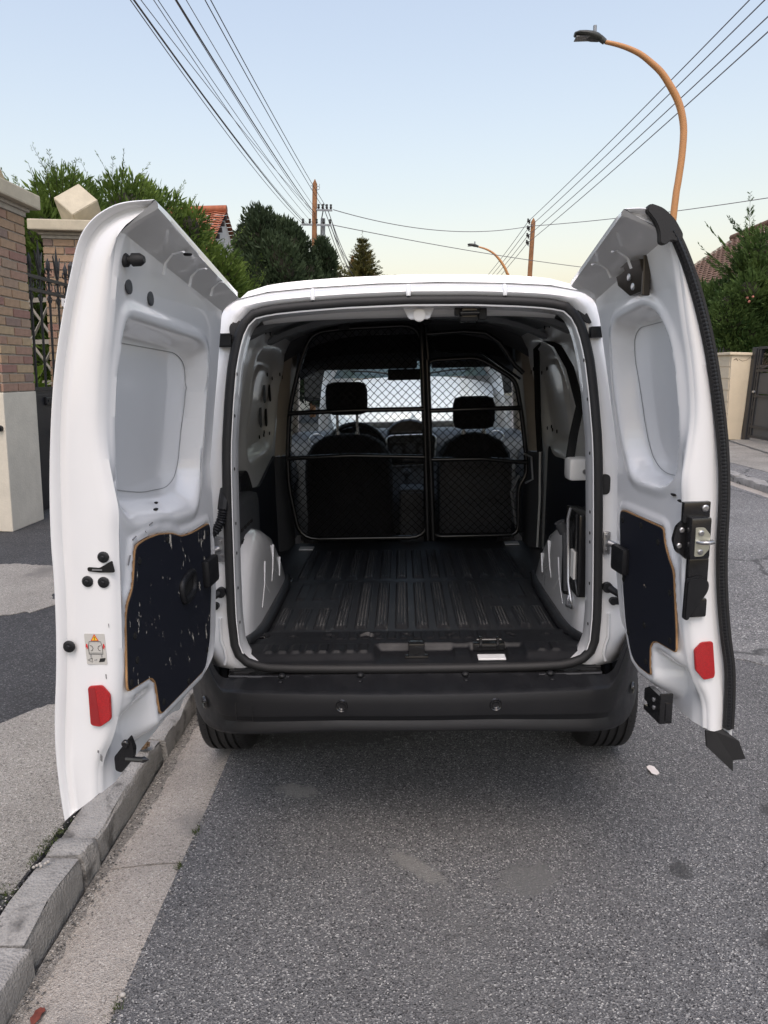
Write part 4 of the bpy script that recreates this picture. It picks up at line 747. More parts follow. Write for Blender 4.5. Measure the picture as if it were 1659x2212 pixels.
def kerb(name, x0, x1, cuts, h, face):
    k = thing(name, None, None); tag(k, kind='structure')
    for y0, y1 in zip(cuts[:-1], cuts[1:]):
        b = MB(); n_ = max(5, int((y1-y0)/.06)); G = []; j1, j2 = rng.normal()*.006, rng.normal()*.005
        for i in range(n_+1):
            t = i/n_; yy = lerp(y0+.005, y1-.005, t); w1 = .006*math.sin(yy*9+x0)+.004*math.sin(yy*23); e = .012*(max(0, 1-t*n_/1.4)+max(0, 1-(1-t)*n_/1.4)); r1, r2, r3 = rng.normal(size=3)*.0035
            S_ = [(x0,-.05),(x0,h-.008),(x0+.008,h),(lerp(x0,x1,.5),h+.001),(x1-.016,h),(x1-.006,h-.005),(x1-.001,h-.016),(x1+.003,h*.4),(x1+.004,-.06)]
            q = []
            for m_, (x, z) in enumerate(S_):
                w_ = 0 if m_ in (0,) else 1; xx = x+w_*(r1*(m_ > 4)+rng.normal()*.0018+j1*(m_ > 4)-e*.6*(m_ > 4)); zz = z+w_*(w1*(m_ in (2,3,4,5))+r2*.7+rng.normal()*.0018+j2*(z > 0)-e*.7*(z > .02))
                q.append(((xx if face > 0 else x0+x1-xx), yy, zz))
            G.append(q)
        b.grid(G); b.add(G[0], [tuple(range(9))]); b.add(G[-1], [tuple(range(9))]); b.build('kerb_stone', kerb_m, k, 28)
    b = MB(); xa, xb = (x0, x1); b.box((xa,cuts[-1],-.05),(xb,160,h), c=.02); b.build('kerb_run', kerb_m, k); return k
kerb('kerb', -1.205, -1.07, [-2.3,-1.45,-.60,-.25,-.135,.52,1.25,2.05,2.8,3.6,4.5,5.4,6.2,7.1,8,9,10,11,12,13,14], .084, 1)
kerb('kerb', 4.60, 4.78, [1.5,2.5,3.5,4.5,5.3,6.1,6.93,7.68,8.6,9.5,10.4,11.3,12.2,13.2,14.2,15.2,16.2,17.2,18.2,19.2,20.2], .10, -1)
b = MB(); b.box((4.45,-6,-.1),(4.60,160,.003)); tag(b.build('gutter', gutter_m), kind='structure')
b = MB(); b.box((-12,-8,-.1),(-1.21,160,.09)); tag(b.build('pavement', asphalt_new), kind='structure')
b = MB(); b.box((4.785,-8,-.1),(16,160,.09)); tag(b.build('pavement', asphalt_old), kind='structure')
sheet('concrete_patch', wob((-4.0,3.55),(-2.95,3.35),8,.03)+wob((-2.75,3.2),(-2.42,2.3),8,.03)+wob((-2.5,2.15),(-4.0,1.85),10,.04), .0945, concrete, .004)
sheet('concrete_patch', wob((-1.212,1.02),(-1.75,.78),8,.015)+wob((-1.85,.62),(-3.2,.15),12,.04)+wob((-3.2,-.1),(-1.9,-.30),6,.03)+wob((-1.75,-.36),(-1.215,-.43),10,.012), .0945, concrete, .004)
sheet('concrete_patch', [(6.6,4),(6.6,30)]+wob((5.95,30),(6.05,14),6,.03)+wob((5.85,12),(5.2,9.0),8,.05)+[(5.3,4)], .0945, concrete, .004)
sheet('threshold', wob((6.62,12.3),(6.30,10.2),8,.01)+[(6.25,6),(7.2,6),(7.2,12.5)], .125, concrete, .035)
# dirt along the kerb foot and the road edge, moss, pebbles, leaf, paper
P = []
for yy in np.linspace(-2.2, 5, 420): P.append((-1.062+.042+.012*math.sin(yy*2.3)+.008*math.sin(yy*7.7)+.005*math.sin(yy*31)+rng.normal()*.003, yy))
gz = lambda x: float(np.interp(x, [-1.063,-1.02,-.96,-.88], [-.022,-.020,-.012,-.002]))
b = MB(); b.grid([[(-1.064,y,-.017),(lerp(-1.062,x,.5),y,gz(lerp(-1.062,x,.5))+.003),(x,y,gz(x)+.0004)] for x, y in P]); tag(b.build('gutter_dirt', dirt_m), kind='stuff')
def pebbles(name, n, fx, fy, fz, r, m):
    b = MB(); base = [(1,0,0),(-1,0,0),(0,1,0),(0,-1,0),(0,0,1),(0,0,-.5)]; F = [(0,2,4),(2,1,4),(1,3,4),(3,0,4),(2,0,5),(1,2,5),(3,1,5),(0,3,5)]
    for _ in range(n):
        x = fx(); y = fy(); q = r*(.5+rng.random()); a = rng.random()*6
        b.add([(x+q*(v[0]*math.cos(a)-v[1]*math.sin(a))*(.7+.6*rng.random()), y+q*(v[0]*math.sin(a)+v[1]*math.cos(a)), fz(x)+q*.6*v[2]+q*.2) for v in base], F, int(rng.integers(0, 3)))
    return tag(b.build(name, m), kind='stuff')
pm = [mat('pebble_light', (.38,.36,.33), .9), mat('pebble_grey', (.16,.155,.15), .9), mat('pebble_dark', (.06,.058,.055), .9)]
pebbles('loose_gravel', 900, lambda: -1.055+abs(rng.normal())*.03, lambda: rng.uniform(-1.6, 2.2), lambda x: -.016, .0035, pm)
pebbles('loose_gravel', 420, lambda: -.785+rng.normal()*.010, lambda: rng.uniform(-1.2, 1.5), lambda x: .001, .003, pm)
pebbles('loose_gravel', 260, lambda: -1.21+rng.normal()*.012, lambda: rng.uniform(-.7, .6), lambda x: .095, .003, pm)
moss_m = mat('moss', (.06,.085,.018), .95, var=.5, vscale=90)
def moss(pts, n, h, name='moss'):
    V = MB()
    for _ in range(n):
        c = pts[rng.integers(len(pts))]; x, y = c[0]+rng.normal()*c[3], c[1]+rng.normal()*c[4]; a = rng.random()*6; l = h*(.4+rng.random()); w = .0016
        t = rng.normal(size=2)*l*.5; V.add([(x-w*math.cos(a),y-w*math.sin(a),c[2]),(x+w*math.cos(a),y+w*math.sin(a),c[2]),(x+t[0],y+t[1],c[2]+l)], [(0,1,2)])
    return tag(V.build(name, moss_m), kind='stuff')
moss([(-1.205,-.14,.094,.010,.03),(-1.215,-.21,.094,.014,.035),(-1.222,-.26,.094,.008,.02),(-1.225,-.43,.092,.02,.025),(-1.25,-.41,.092,.03,.02),(-1.21,-.60,.092,.012,.03)], 800, .008)
moss([(-.786,-.72,.0,.008,.014),(-.786,.0,.0,.007,.012),(-.79,-.19,.0,.006,.01)], 160, .012, 'weed_tuft')
for i, (x, y) in enumerate(((-1.198,-.318),(-1.192,-.31),(-1.186,-.303),(-1.178,-.312),(-1.17,-.30),(-1.165,-.293))):
    b = MB(); b.ball((0,0,.004), (.0055,.005,.0045), n=7, k=5); o = tag(b.build('pebble', pm[0], None, 60, loc=(x,y,.098)), ['leftmost','second','third','fourth','fifth','rightmost'][i]+' round white pebble of the short row on the mossy kerb joint', 'pebble', 'white pebbles on the kerb')
b = MB(); b.ball((0,0,.006), (.009,.007,.006), n=7, k=5); tag(b.build('pebble', pm[0], None, 60, loc=(-.783,-.685,.0)), 'lone pale pebble at the asphalt edge near the bottom', 'pebble')
leaf_m = mat('dry_leaf', (.19,.045,.028), .7, var=.4, vscale=60)
b = MB(); b.grid([[(.012*s*w, t*.05-.025, .004+.004*abs(s)+.003*math.sin(t*5)) for s in (-1,-.4,.4,1)] for t, w in ((0,.5),(.25,1.1),(.5,.85),(.75,1.2),(1,.4))]); tag(b.build('fallen_leaf', leaf_m, None, 60, loc=(-.985,-.735,-.012), solid=.0008), 'reddish brown fallen leaf lying in the concrete gutter', 'leaf')
b = MB(); b.grid([[(.016*s, .03*t, .003+.004*math.sin(3*s+2*t)) for s in (-1,-.3,.3,1)] for t in (-1,-.3,.4,1)]); tag(b.build('paper_scrap', mat('paper', (.72,.66,.62), .8), None, 60, loc=(.96,.37,.003), solid=.0008), 'crumpled white paper scrap on the asphalt under the right door', 'litter')
b = MB(); b.ball((0,0,.02), (.022,.022,.02))
for k in range(40):
    a, z = k*2.4, .004+.032*k/40; r = .024*math.sin(math.pi*min(.95,.15+k/44)); b.box((r*math.cos(a)-.004,r*math.sin(a)-.004,z-.001),(r*math.cos(a)+.004,r*math.sin(a)+.004,z+.003))
tag(b.build('pine_cone', mat('cone_brown', (.14,.09,.05), .8), None, 50, loc=(-1.11,.40,.098)), 'small brown pine cone on the kerb behind the left door', 'pine cone')
# ---------------------------------------------------------------- left boundary: brick pillars, iron gate
brick_ms = [mat('brick_%d' % i, c, .88, var=.22, vscale=14, bump=.35, bscale=90) for i, c in enumerate([(.40,.27,.175),(.36,.225,.165),(.31,.175,.14),(.43,.32,.20),(.27,.19,.155),(.35,.25,.18)])]
mortar = mat('mortar', (.46,.42,.36), .95, var=.25, vscale=20, bump=.3, bscale=120)
render_m = mat('cream_render', (.66,.61,.51), .9, var=.14, vscale=3.5, bump=.35, bscale=45)
cap_m = mat('cap_stone', (.56,.50,.38), .88, var=.16, vscale=7, bump=.3, bscale=60)
BM = {}
def brick_mesh(l, h, mi):
    key = (round(l,3), round(h,3), mi)
    if key not in BM:
        b = MB(); b.box((0,-.006,0),(l,.02,h), c=.003); o = b.build('brick', brick_ms[mi]); BM[key] = o.data; bpy.data.objects.remove(o)
    return BM[key]
def bricks(root, face_len, z0, z1, org, ang, ch, bl, w2):
    """courses of bricks on one face; org = start corner, ang = rotation about z, local +x runs along the face, -y is outwards"""
    nrow = int(round((z1-z0)/ch)); h = ch-.017
    for r in range(nrow):
        x = 0; first = r % 2
        while x < face_len-.02:
            l = bl/2-.006 if (first and x == 0) else bl; l = min(l, face_len-x)
            if face_len-(x+l) < .05: l = face_len-x
            o = bpy.data.objects.new('brick', brick_mesh(max(l-.017,.02), h, int(rng.choice(6, p=[.26,.2,.13,.2,.08,.13])))); C.objects.link(o); o.parent = root
            o.location = (org[0]+x*math.cos(ang), org[1]+x*math.sin(ang), z0+r*ch+rng.normal()*.001); o.rotation_euler = (rng.normal()*.004, 0, ang); x += l
def diamond(root, c, a, cut):
    bm = bmesh.new(); bmesh.ops.create_cube(bm, size=a); R = Matrix.Rotation(math.radians(8),4,'Z') @ Matrix.Rotation(math.atan(math.sqrt(2)), 4, 'X') @ Matrix.Rotation(math.radians(45), 4, 'Z')
    bmesh.ops.rotate(bm, verts=bm.verts[:], matrix=R.to_3x3())
    zmin = min(v.co.z for v in bm.verts); g = bmesh.ops.bisect_plane(bm, geom=bm.verts[:]+bm.edges[:]+bm.faces[:], plane_co=(0,0,zmin+cut), plane_no=(0,0,-1), clear_outer=True)
    bmesh.ops.contextual_create(bm, geom=[e for e in g['geom_cut'] if isinstance(e, bmesh.types.BMEdge)])
    bmesh.ops.bevel(bm, geom=bm.edges[:], offset=.008, segments=2, affect='EDGES')
    bmesh.ops.translate(bm, verts=bm.verts[:], vec=(c[0], c[1], c[2]-zmin-cut)); me = bpy.data.meshes.new('finial'); bm.to_mesh(me); bm.free(); me.materials.append(cap_m)
    o = bpy.data.objects.new('finial', me); C.objects.link(o); o.parent = root; return o
p1 = thing('brick_pillar', 'nearest brick gate pillar with tall cream base at the left edge', 'gate pillar', (-4.0,4.70,.09), (0,TILT,0), 'brick gate pillars')
b = MB(); b.box((-.62,.0,0),(0,.64,1.40), c=.01); b.build('base', render_m, p1)
b = MB(); b.box((-.60,.015,1.38),(-.012,.62,3.22)); b.build('core', mortar, p1)
bricks(p1, .625, 1.41, 3.15, (-.002,.008,0), math.pi/2, .092, .29, 0); bricks(p1, .60, 1.41, 3.15, (-.605,.002,0), 0, .092, .29, 0)
b = MB(); b.box((-.63,-.01,3.15),(.012,.645,3.21), c=.01); b.box((-.66,-.05,3.20),(.04,.68,3.24), c=.015); b.build('cornice', mortar, p1)
b = MB(); b.box((-.74,-.13,3.24),(.115,.76,3.385), c=.018); b.build('cap', cap_m, p1); diamond(p1, (-.32,.32,3.385), .36, .14)
b = MB(); b.cyl((-.05,-.03,1.05),(-.05,.0,1.05), .03); b.ball((-.05,-.035,1.05), .02); b.build('bell_push', black, p1, 50)
p2 = thing('brick_pillar', 'second brick gate pillar behind the iron gate with a tilted cube on its cap', 'gate pillar', (-4.55,6.80,.09), (0,TILT,0), 'brick gate pillars')
b = MB(); b.box((0,0,0),(.62,.62,1.40), c=.01); b.build('base', render_m, p2)
b = MB(); b.box((.012,.015,1.38),(.60,.60,3.28)); b.build('core', mortar, p2)
bricks(p2, .61, 1.40, 3.22, (.005,.002,0), 0, .0915, .27, 0); bricks(p2, .6, 1.40, 3.22, (.612,.008,0), math.pi/2, .0915, .27, 0)
b = MB(); b.box((-.01,-.01,3.22),(.63,.63,3.27), c=.01); b.box((-.04,-.04,3.26),(.66,.66,3.30), c=.015); b.build('cornice', mortar, p2)
b = MB(); b.box((-.115,-.13,3.30),(.76,.75,3.425), c=.015); b.build('cap', cap_m, p2); diamond(p2, (.37,.25,3.425), .37, .145)
b = MB(); b.box((.20,-.02,2.42),(.38,.0,2.54), c=.004); b.build('number_plate', mat('enamel', (.7,.7,.72), .3), p2)
b = MB(); b.cyl((.27,-.024,2.45),(.27,-.018,2.45), .01); b.cyl((.34,-.024,2.49),(.34,-.018,2.49), .01); b.build('plate_screw', black, p2)
iron = mat('wrought_iron', (.014,.014,.016), .45, bump=.15, bscale=200)
gt = thing('iron_gate', 'black wrought iron gate with spear points and scrolls between the brick pillars', 'gate', (-4.12,5.40,.09), (0,TILT,0))
for yy in (.02,1.20):
    b = MB(); b.box((-.03,yy-.03,.05),(.03,yy+.03,2.86), c=.006); b.add([(-.03,yy-.03,2.86),(.03,yy-.03,2.86),(.03,yy+.03,2.86),(-.03,yy+.03,2.86),(0,yy,2.92)], [(0,1,4),(1,2,4),(2,3,4),(3,0,4)]); b.build('gate_post', iron, gt)
b = MB(); b.box((-.015,.05,.06),(.015,1.17,1.40)); b.box((.015,.08,.10),(.022,1.14,1.36), c=.003); gp = b.build('lower_panel', iron, gt)
b = MB(); b.box((.016,.30,1.24),(.05,.62,1.33), c=.012); b.box((.05,.34,1.27),(.055,.58,1.30)); b.build('letter_flap', black, gp)
b = MB(); b.box((.02,.50,.75),(.05,.60,1.0), c=.012); b.tube([(.03,.55,.93),(.09,.55,.93),(.09,.43,.92)], .013, 8); b.build('gate_lock', black_g, gp, 50)
for z in (2.62,2.48,1.42):
    b = MB(); b.box((-.018,.03,z-.018),(.018,1.19,z+.018)); b.build('rail', iron, gt)
for k, yy in enumerate(np.linspace(.20,1.03,5)):
    tall = k % 2 == 1; zt = 3.02 if tall else 2.86
    b = MB(); b.cyl((0,yy,1.40),(0,yy,2.75), .014, 8); b.tube([(0,yy,2.70),(0,yy,2.74),(0,yy,2.80),(0,yy,zt)], [.014,.024,.024,.002], 8)
    if tall:
        for s in (-1, 1): b.tube([(0,yy,2.66),(0,yy+s*.035,2.76),(0,yy+s*.085,2.90)], [.018,.014,.006], 6)
    else:
        for s in (-1, 1): b.tube([(0,yy+s*(.045+.032*math.cos(t)),2.715+.032*math.sin(t)) for t in np.linspace(math.pi*1.0 if s < 0 else 0,(-.7*math.pi) if s < 0 else 1.7*math.pi,12)], .007, 5)
    for s in (-1, 1): b.tube([(0,yy+s*(.04+.03*math.cos(t)),2.55+.045*math.sin(t)) for t in np.linspace(0,2*math.pi,13)[:-1]], .006, 5, closed=True); b.tube([(0,yy,2.46),(0,yy+s*.05,2.42),(0,yy+s*.03,2.38),(0,yy,2.36)], .007, 5)
    b.build('spear_bar', iron, gt, 50)
lat = thing('lattice_fence', 'grey concrete lattice fence seen through the iron gate', 'fence', (-5.4,7.6,.09)); lm = mat('lattice_concrete', (.32,.30,.26), .9, var=.2)
for z in (.9,1.45,2.0,2.55):
    b = MB(); b.box((-.6,-.02,z),(.65,.02,z+.06)); b.build('rail', lm, lat)
for i in range(4):
    for z in (.96,1.51,2.06):
        b = MB(); x = -.6+i*.31; b.tube([(x,0,z),(x+.155,0,z+.245),(x,0,z+.49)], .022, 4); b.tube([(x+.31,0,z),(x+.155,0,z+.245),(x+.31,0,z+.49)], .022, 4); b.build('lattice_cross', lm, lat)
# ---------------------------------------------------------------- right boundary: pillar, metal gate, railing
rcream = mat('painted_cream_wall', (.74,.63,.46), .85, var=.07, vscale=4, bump=.3, bscale=40)
rp_ = thing('rendered_pillar', 'cream painted gate pillar with flat cap on the right pavement', 'gate pillar', (6.66,12.55,.12), (0,TILT,0))
b = MB(); b.box((.0,0,0),(.30,.7,.02)); b.add([(0,0,0),(.29,0,0),(.29,.7,0),(0,.7,0),(-.10,-.02,1.70),(.33,-.02,1.70),(.33,.7,1.70),(-.10,.7,1.70)], [(3,2,1,0),(4,5,6,7),(0,1,5,4),(1,2,6,5),(2,3,7,6),(3,0,4,7)]); b.build('shaft', rcream, rp_)
b = MB(); b.box((-.155,-.06,1.70),(.40,.76,1.755), c=.01); b.build('cap', rcream, rp_)
for k in range(7):
    z0, z1 = .06+k*.235, .06+k*.235+.22; xs0, xs1 = -.10*z0/1.7, -.10*z1/1.7; b = MB(); b.add([(xs0-.012,.03,z0),(xs0+.02,.03,z0),(xs0+.02,.66,z0),(xs0-.012,.66,z0),(xs1-.012,.03,z1),(xs1+.02,.03,z1),(xs1+.02,.66,z1),(xs1-.012,.66,z1)], [(3,2,1,0),(4,5,6,7),(0,1,5,4),(1,2,6,5),(2,3,7,6),(3,0,4,7)]); b.build('facing_block', rcream, rp_, bevel=.004)
b = MB(); b.tube([(.05,-.021,1.62),(.12,-.021,1.585),(.2,-.021,1.60),(.27,-.021,1.66)], .0035, 4); b.tube([(-.05,-.021,1.60),(.0,-.021,1.63),(.03,-.021,1.59)], .007, 4); b.build('render_crack', mat('crack', (.16,.10,.06), .9), rp_)
gate_m = mat('gate_grey', (.075,.073,.07), .5, var=.1, vscale=5); gate_f = mat('gate_frame', (.028,.028,.03), .45)
rg = thing('metal_gate', 'dark grey sheet metal driveway gate with frame at the right edge', 'gate', (7.0,9.0,.12), (0,TILT,0))
b = MB(); b.box((-.05,3.36,0),(.05,3.52,1.84), c=.01); b.build('gate_post', gate_f, rg)
for y0, y1 in ((3.18,3.32),(1.72,1.80),(.0,.1)):
    b = MB(); b.box((-.03,y0,.06),(.03,y0+.05,1.84)); b.box((-.03,y1-.04,.06),(.03,y1,1.84)); b.build('stile', gate_f, rg)
for z in (.06,.26,.86,1.36,1.44,1.80):
    b = MB(); b.box((-.028,.0,z),(.028,3.3,z+.05)); b.build('rail', gate_f, rg)
for k, (z0, z1) in enumerate(((.11,.26),(.31,.86),(.91,1.36),(1.49,1.80))):
    if k == 2:
        for j in range(6): b = MB(); b.box((-.008,.14+j*.52,z0+.02),(.008,.14+j*.52+.44,z1-.02)); b.box((-.014,.16+j*.52,z0+.05),(-.008,.14+j*.52+.42,z1-.05)); b.build('panel', gate_m, rg)
    else: b = MB(); b.box((-.008,.1,z0),(.008,3.2,z1)); b.build('panel', gate_m if k < 3 else glass('frosted', (.5,.52,.55)), rg)
b = MB(); b.tube([(-.02,3.18,1.40),(-.02,2.4,1.56),(-.02,1.7,1.60),(-.02,.9,1.56),(-.02,.1,1.40)], .02, 6); b.build('arched_rail', gate_f, rg, 50)
for k in range(5):
    b = MB(); b.tube([(-.02,3.25+.035*math.cos(t)*(1-.05*t),.40+k*.29+.09*math.sin(t)*(1-.07*t)) for t in np.linspace(0,8,20)], .007, 5); b.build('scroll', gate_f, rg, 50)
b = MB(); b.box((-.07,3.20,.95),(-.03,3.28,.99), c=.01); b.build('handle', sil, rg)
rf_ = thing('railing_fence', 'black spiked railing fence beside the cream pillar on the right', 'railing', (6.75,13.3,.12), (0,TILT,0))
b = MB(); b.box((-.08,0,0),(.08,9,.75)); b.build('dwarf_wall', rcream, rf_)
for z in (.95,1.65): b = MB(); b.box((-.015,0,z),(.015,9,z+.03)); b.build('rail', iron, rf_)
for k in range(60):
    b = MB(); b.tube([(0,.08+k*.15,.75),(0,.08+k*.15,1.74),(0,.08+k*.15,1.77),(0,.08+k*.15,1.90)], [.01,.01,.02,.001], 5); b.build('spear_bar', iron, rf_)
# ================================================================ POLES, LAMPS, WIRES
wood = mat('pole_wood_sunlit', (.30,.14,.06), .85, var=.35, vscale=6, bump=.4, bscale=30); galv = mat('galvanised', (.30,.32,.34), .5, metal=.4, var=.15)  # pole wood carries the warm evening sunlight in its base colour
def wood_pole(label, x, y, z, r, group='wooden utility poles'):
    o = thing('utility_pole', label, 'utility pole', (x-TILT*z, y, 0), (0,TILT,0), group)
    b = MB(); b.tube([(0,0,-.1),(0,0,z*.5),(0,0,z-.16),(0,0,z)], [r*1.35,r*1.15,r,.01], 4 if False else 10); b.build('shaft', wood, o, 50); return o
def insul(b, x, y, z): b.tube([(x,y,z),(x,y,z+.05),(x,y,z+.09),(x,y,z+.16)], [.02,.05,.035,.045], 8)
u1 = wood_pole('tall wooden utility pole with crossarms above the dark cypress', -2.90, 24, 8.28, .085)
for z, xa, xb in ((6.78,-.45,.60),(7.27,-.05,.62)):
    b = MB(); b.box((xa,-.06,z-.03),(xb,.0,z+.03)); ca = b.build('crossarm', galv, u1)
    for k in range(5): b = MB(); insul(b, xa+.05+(xb-xa-.1)*k/4, -.03, z+.03); b.build('insulator', black_g, ca, 50)
for z in (8.05,7.95): b = MB(); b.tube([(-.14,-.06,z),(.16,-.06,z-.02),(.17,-.06,z+.06)], .012, 5); b.build('wire_hook', galv, u1)
m1 = thing('metal_pole', 'grey metal pole with cable boxes just right of the wooden pole', 'utility pole', (-2.80-.02,24.2,0))
b = MB(); b.tube([(-.22+TILT*z, 0, z) for z in (0,4,6.9,7.02)], [.11,.10,.085,.08], 10); b.build('shaft', galv, m1, 50)
b = MB(); b.box((-.06,-.16,5.9),(.22,-.04,6.45), c=.02); b.box((.18,-.1,5.95),(.30,.02,6.40), c=.02); b.build('cable_box', galv, m1)
b = MB(); b.tube([(.08,0,7.0),(.14,0,7.25),(.18,-.05,7.5)], .02, 6); b.build('cable_riser', black, m1, 50)
wood_pole('weathered utility pole in front of the fir tree, left of an orange post', -2.66, 40, 8.26, .11)
wood_pole('short looking orange lit post beside the fir tree', -1.72, 46, 8.13, .10)
u2 = wood_pole('orange lit wooden utility pole with insulators near the far street lamp', 6.10, 32, 8.41, .10)
for k, z in enumerate((8.22,7.92,7.6,7.3)):
    b = MB(); b.tube([(0,0,z-.12),(-.14,0,z-.10),(-.22,0,z-.04)], .016, 6); br = b.build('bracket', galv, u2, 50)
    for s in (0,1): b = MB(); insul(b, -.17-.07*s, .0, z-.06+.05*s); b.build('insulator', black_g, br, 50)
lamp_m = mat('lamp_post_sunlit', (.50,.24,.09), .45); lamp_h = mat('lamp_head', (.045,.047,.04), .5)  # orange of the low sun is painted into the post colour
def street_lamp(label, pts, r, head):
    o = thing('street_lamp', label, 'street lamp', (pts[-1][0]-.05*pts[-1][2]*1.2, pts[-1][1], 0), (0,0,0), 'curved street lamps'); q = np.array(o.location)
    P = [np.array(p)-q for p in pts]; base = np.array([0,0,0.]); full = P+[lerp(P[-1], base, .5), base]; n = len(full)
    dense = []
    for i in range(n-1):
        for t in (0,.34,.67):
            p0, p1, p2, p3 = full[max(i-1,0)], full[i], full[i+1], full[min(i+2,n-1)]
            dense.append(.5*((2*p1)+(-p0+p2)*t+(2*p0-5*p1+4*p2-p3)*t*t+(-p0+3*p1-3*p2+p3)*t**3))
    dense.append(full[-1]); L_ = len(dense); b = MB(); b.tube(dense, [lerp(r*.55, r, min(1, i/(L_*.45))) for i in range(L_)], 12); b.build('curved_post', lamp_m, o, 60)
    b = MB(); b.cyl((0,0,0),(0,0,1.1), r*1.5, 12); b.build('post_base', lamp_m, o, 60)
    h0, h1 = np.array(head[0])-q, np.array(head[1])-q; e = (h0-h1)/np.linalg.norm(h0-h1); b = MB(); L2 = np.linalg.norm(h0-h1)
    G = []
    for t, w, up, dn in ((0,.06,.05,-.05),(.12,.10,.08,-.07),(.35,.15,.09,-.07),(.6,.165,.08,-.05),(.85,.15,.06,-.045),(1,.08,.03,-.03)):
        c = h1+e*L2*t; G.append([c+np.array([0,w*math.cos(a),(up if math.sin(a) > 0 else -dn)*math.sin(a)]) for a in np.linspace(0,2*math.pi,13)[:-1]])
    b.grid(G, cu=True); b.add(G[-1], [tuple(range(12))]); b.add(G[0], [tuple(range(12))]); hd = b.build('lamp_head', lamp_h, o, 50)
    b = MB(); c = h1+e*L2*.65; b.box(c+np.array([-.17,-.11,-.062]), c+np.array([.15,.11,-.04]), c=.01); b.build('lamp_glass', mat('lamp_lens', (.10,.10,.10), .2), hd)
    b = MB(); c = h1+e*L2*.25; b.cyl(c+np.array([0,0,.06]), c+np.array([0,0,.20]), .035, 10); b.build('light_sensor', galv, hd, 50)
    b = MB(); b.tube([P[0]+(P[0]-P[1])*.0, h1+e*.03], [r*.8, r*.9], 10); b.build('arm_sleeve', lamp_h, o, 50); return o
street_lamp('near curved street lamp arching high over the right rear door', [(4.01,13,7.79),(4.23,13,7.74),(4.45,13,7.67),(4.69,13,7.56),(4.90,13,7.41),(5.12,13,7.22),(5.30,13,6.98),(5.46,13,6.72),(5.56,13,6.45),(5.61,13,6.14),(5.60,13,5.68),(5.555,13,5.22),(5.51,13,4.76)], .068, ((3.42,13,7.94),(3.94,13,7.86)))
street_lamp('small distant curved street lamp left of the orange wooden pole', [(4.14,37,8.04),(4.55,37,7.91),(4.92,37,7.7),(5.24,37,7.38),(5.5,37,7.01),(5.66,37,6.66),(5.70,37,6.32)], .072, ((3.58,37,8.17),(4.08,37,8.08)))
wire_m = mat('cable_black', (.04,.038,.045), .6); wire_t = mat('cable_thin', (.16,.15,.17), .6)
def span(name, label, pts, r, m, group): b = MB(); b.tube(pts, r, 5); o = b.build(name, m, None, 60); return tag(o, label, 'cable', group)
def through(far, px, sag, ynear=-14, rise=.3, n=40):
    """points of a sagging cable from its far end, seen through the given point of the view, to the next pole behind the camera"""
    d = ray(*px); lo, hi = .3, 60.0; yf, zf = far[1], far[2]
    f = lambda y: (lambda s: lerp(zf, zf+rise, s)-sag*4*s*(1-s))((yf-y)/(yf-ynear)); g = lambda t: (CAM+d*t)[2]-f((CAM+d*t)[1])
    d = d/d[1]; ts = np.linspace(2, yf+2, 400); v = [g(t) for t in ts]; i = next((k for k in range(399) if v[k]*v[k+1] <= 0), 200); t = ts[i]; H_ = CAM+d*t; sh = (yf-H_[1])/(yf-ynear)
    return [(far[0]+(H_[0]-far[0])*s/sh, lerp(yf, ynear, s), f(lerp(yf, ynear, s))) for s in np.linspace(0,1,n)]
WL = [('leftmost overhead cable, sagging away from the rest of the left bundle',(279.8,0),(-3.36,6.80),.012,.95,1),('thick dark overhead cable, second from the left in the left bundle',(288,0),(-3.30,6.82),.019,.75,0),('thin overhead cable running right beside the thick second cable',(290.5,0),(-3.20,6.80),.010,.85,1),
 ('thin overhead cable, fourth from the left at the top of the photo',(304,0),(-2.96,7.18),.011,.75,1),('thin overhead cable, fifth from the left at the top of the photo',(331.8,0),(-3.02,6.82),.010,.85,1),('dark overhead cable, sixth from the left at the top of the photo',(340,0),(-2.92,6.95),.010,.8,0),
 ('thin overhead cable just left of the thick middle cable',(377,0),(-2.95,7.05),.011,.65,1),('thickest black overhead cable in the middle of the left bundle',(381,0),(-2.93,7.12),.020,.62,0),('thin overhead cable between the thick middle cable and the right pair',(401,0),(-2.88,7.25),.011,.60,1),
 ('left one of the close pair of cables at the right of the left bundle',(442,0),(-2.66,7.34),.014,.5,0),('right one of the close pair of cables at the right of the left bundle',(453,0),(-2.56,7.38),.014,.5,0)]
for lb, px, (x, z), r, sg, th in WL: span('overhead_cable', lb, through((x,24,z), px, sg), r*.58, wire_t if th else wire_m, 'cables of the left pole line')
for lb, px, z in (('uppermost of the four cables crossing behind the near street lamp',(1623,0),8.22),('second highest of the four cables crossing behind the near street lamp',(1656,0),7.92),('third highest of the four cables crossing behind the near street lamp',(1659,38),7.6),('lowest of the four cables crossing behind the near street lamp',(1659,72),7.3)):
    span('overhead_cable', lb, through((5.88,32,z+.05), px, .35), .012, wire_t, 'cables of the right pole line')
def sagline(a, b_, s, n=24): a, b_ = np.array(a), np.array(b_); return [lerp(a, b_, t)-np.array([0,0,4*s*t*(1-t)]) for t in np.linspace(0,1,n)]
for k, z in enumerate((8.25,7.95,7.65,7.35)): span('overhead_cable', ['highest','second highest','third highest','lowest'][k]+' cable running on from the right wooden pole past the distant lamp', sagline((5.86,32,z),(5.3,72,z-.3),.5), .014, wire_t, 'cables beyond the right pole')
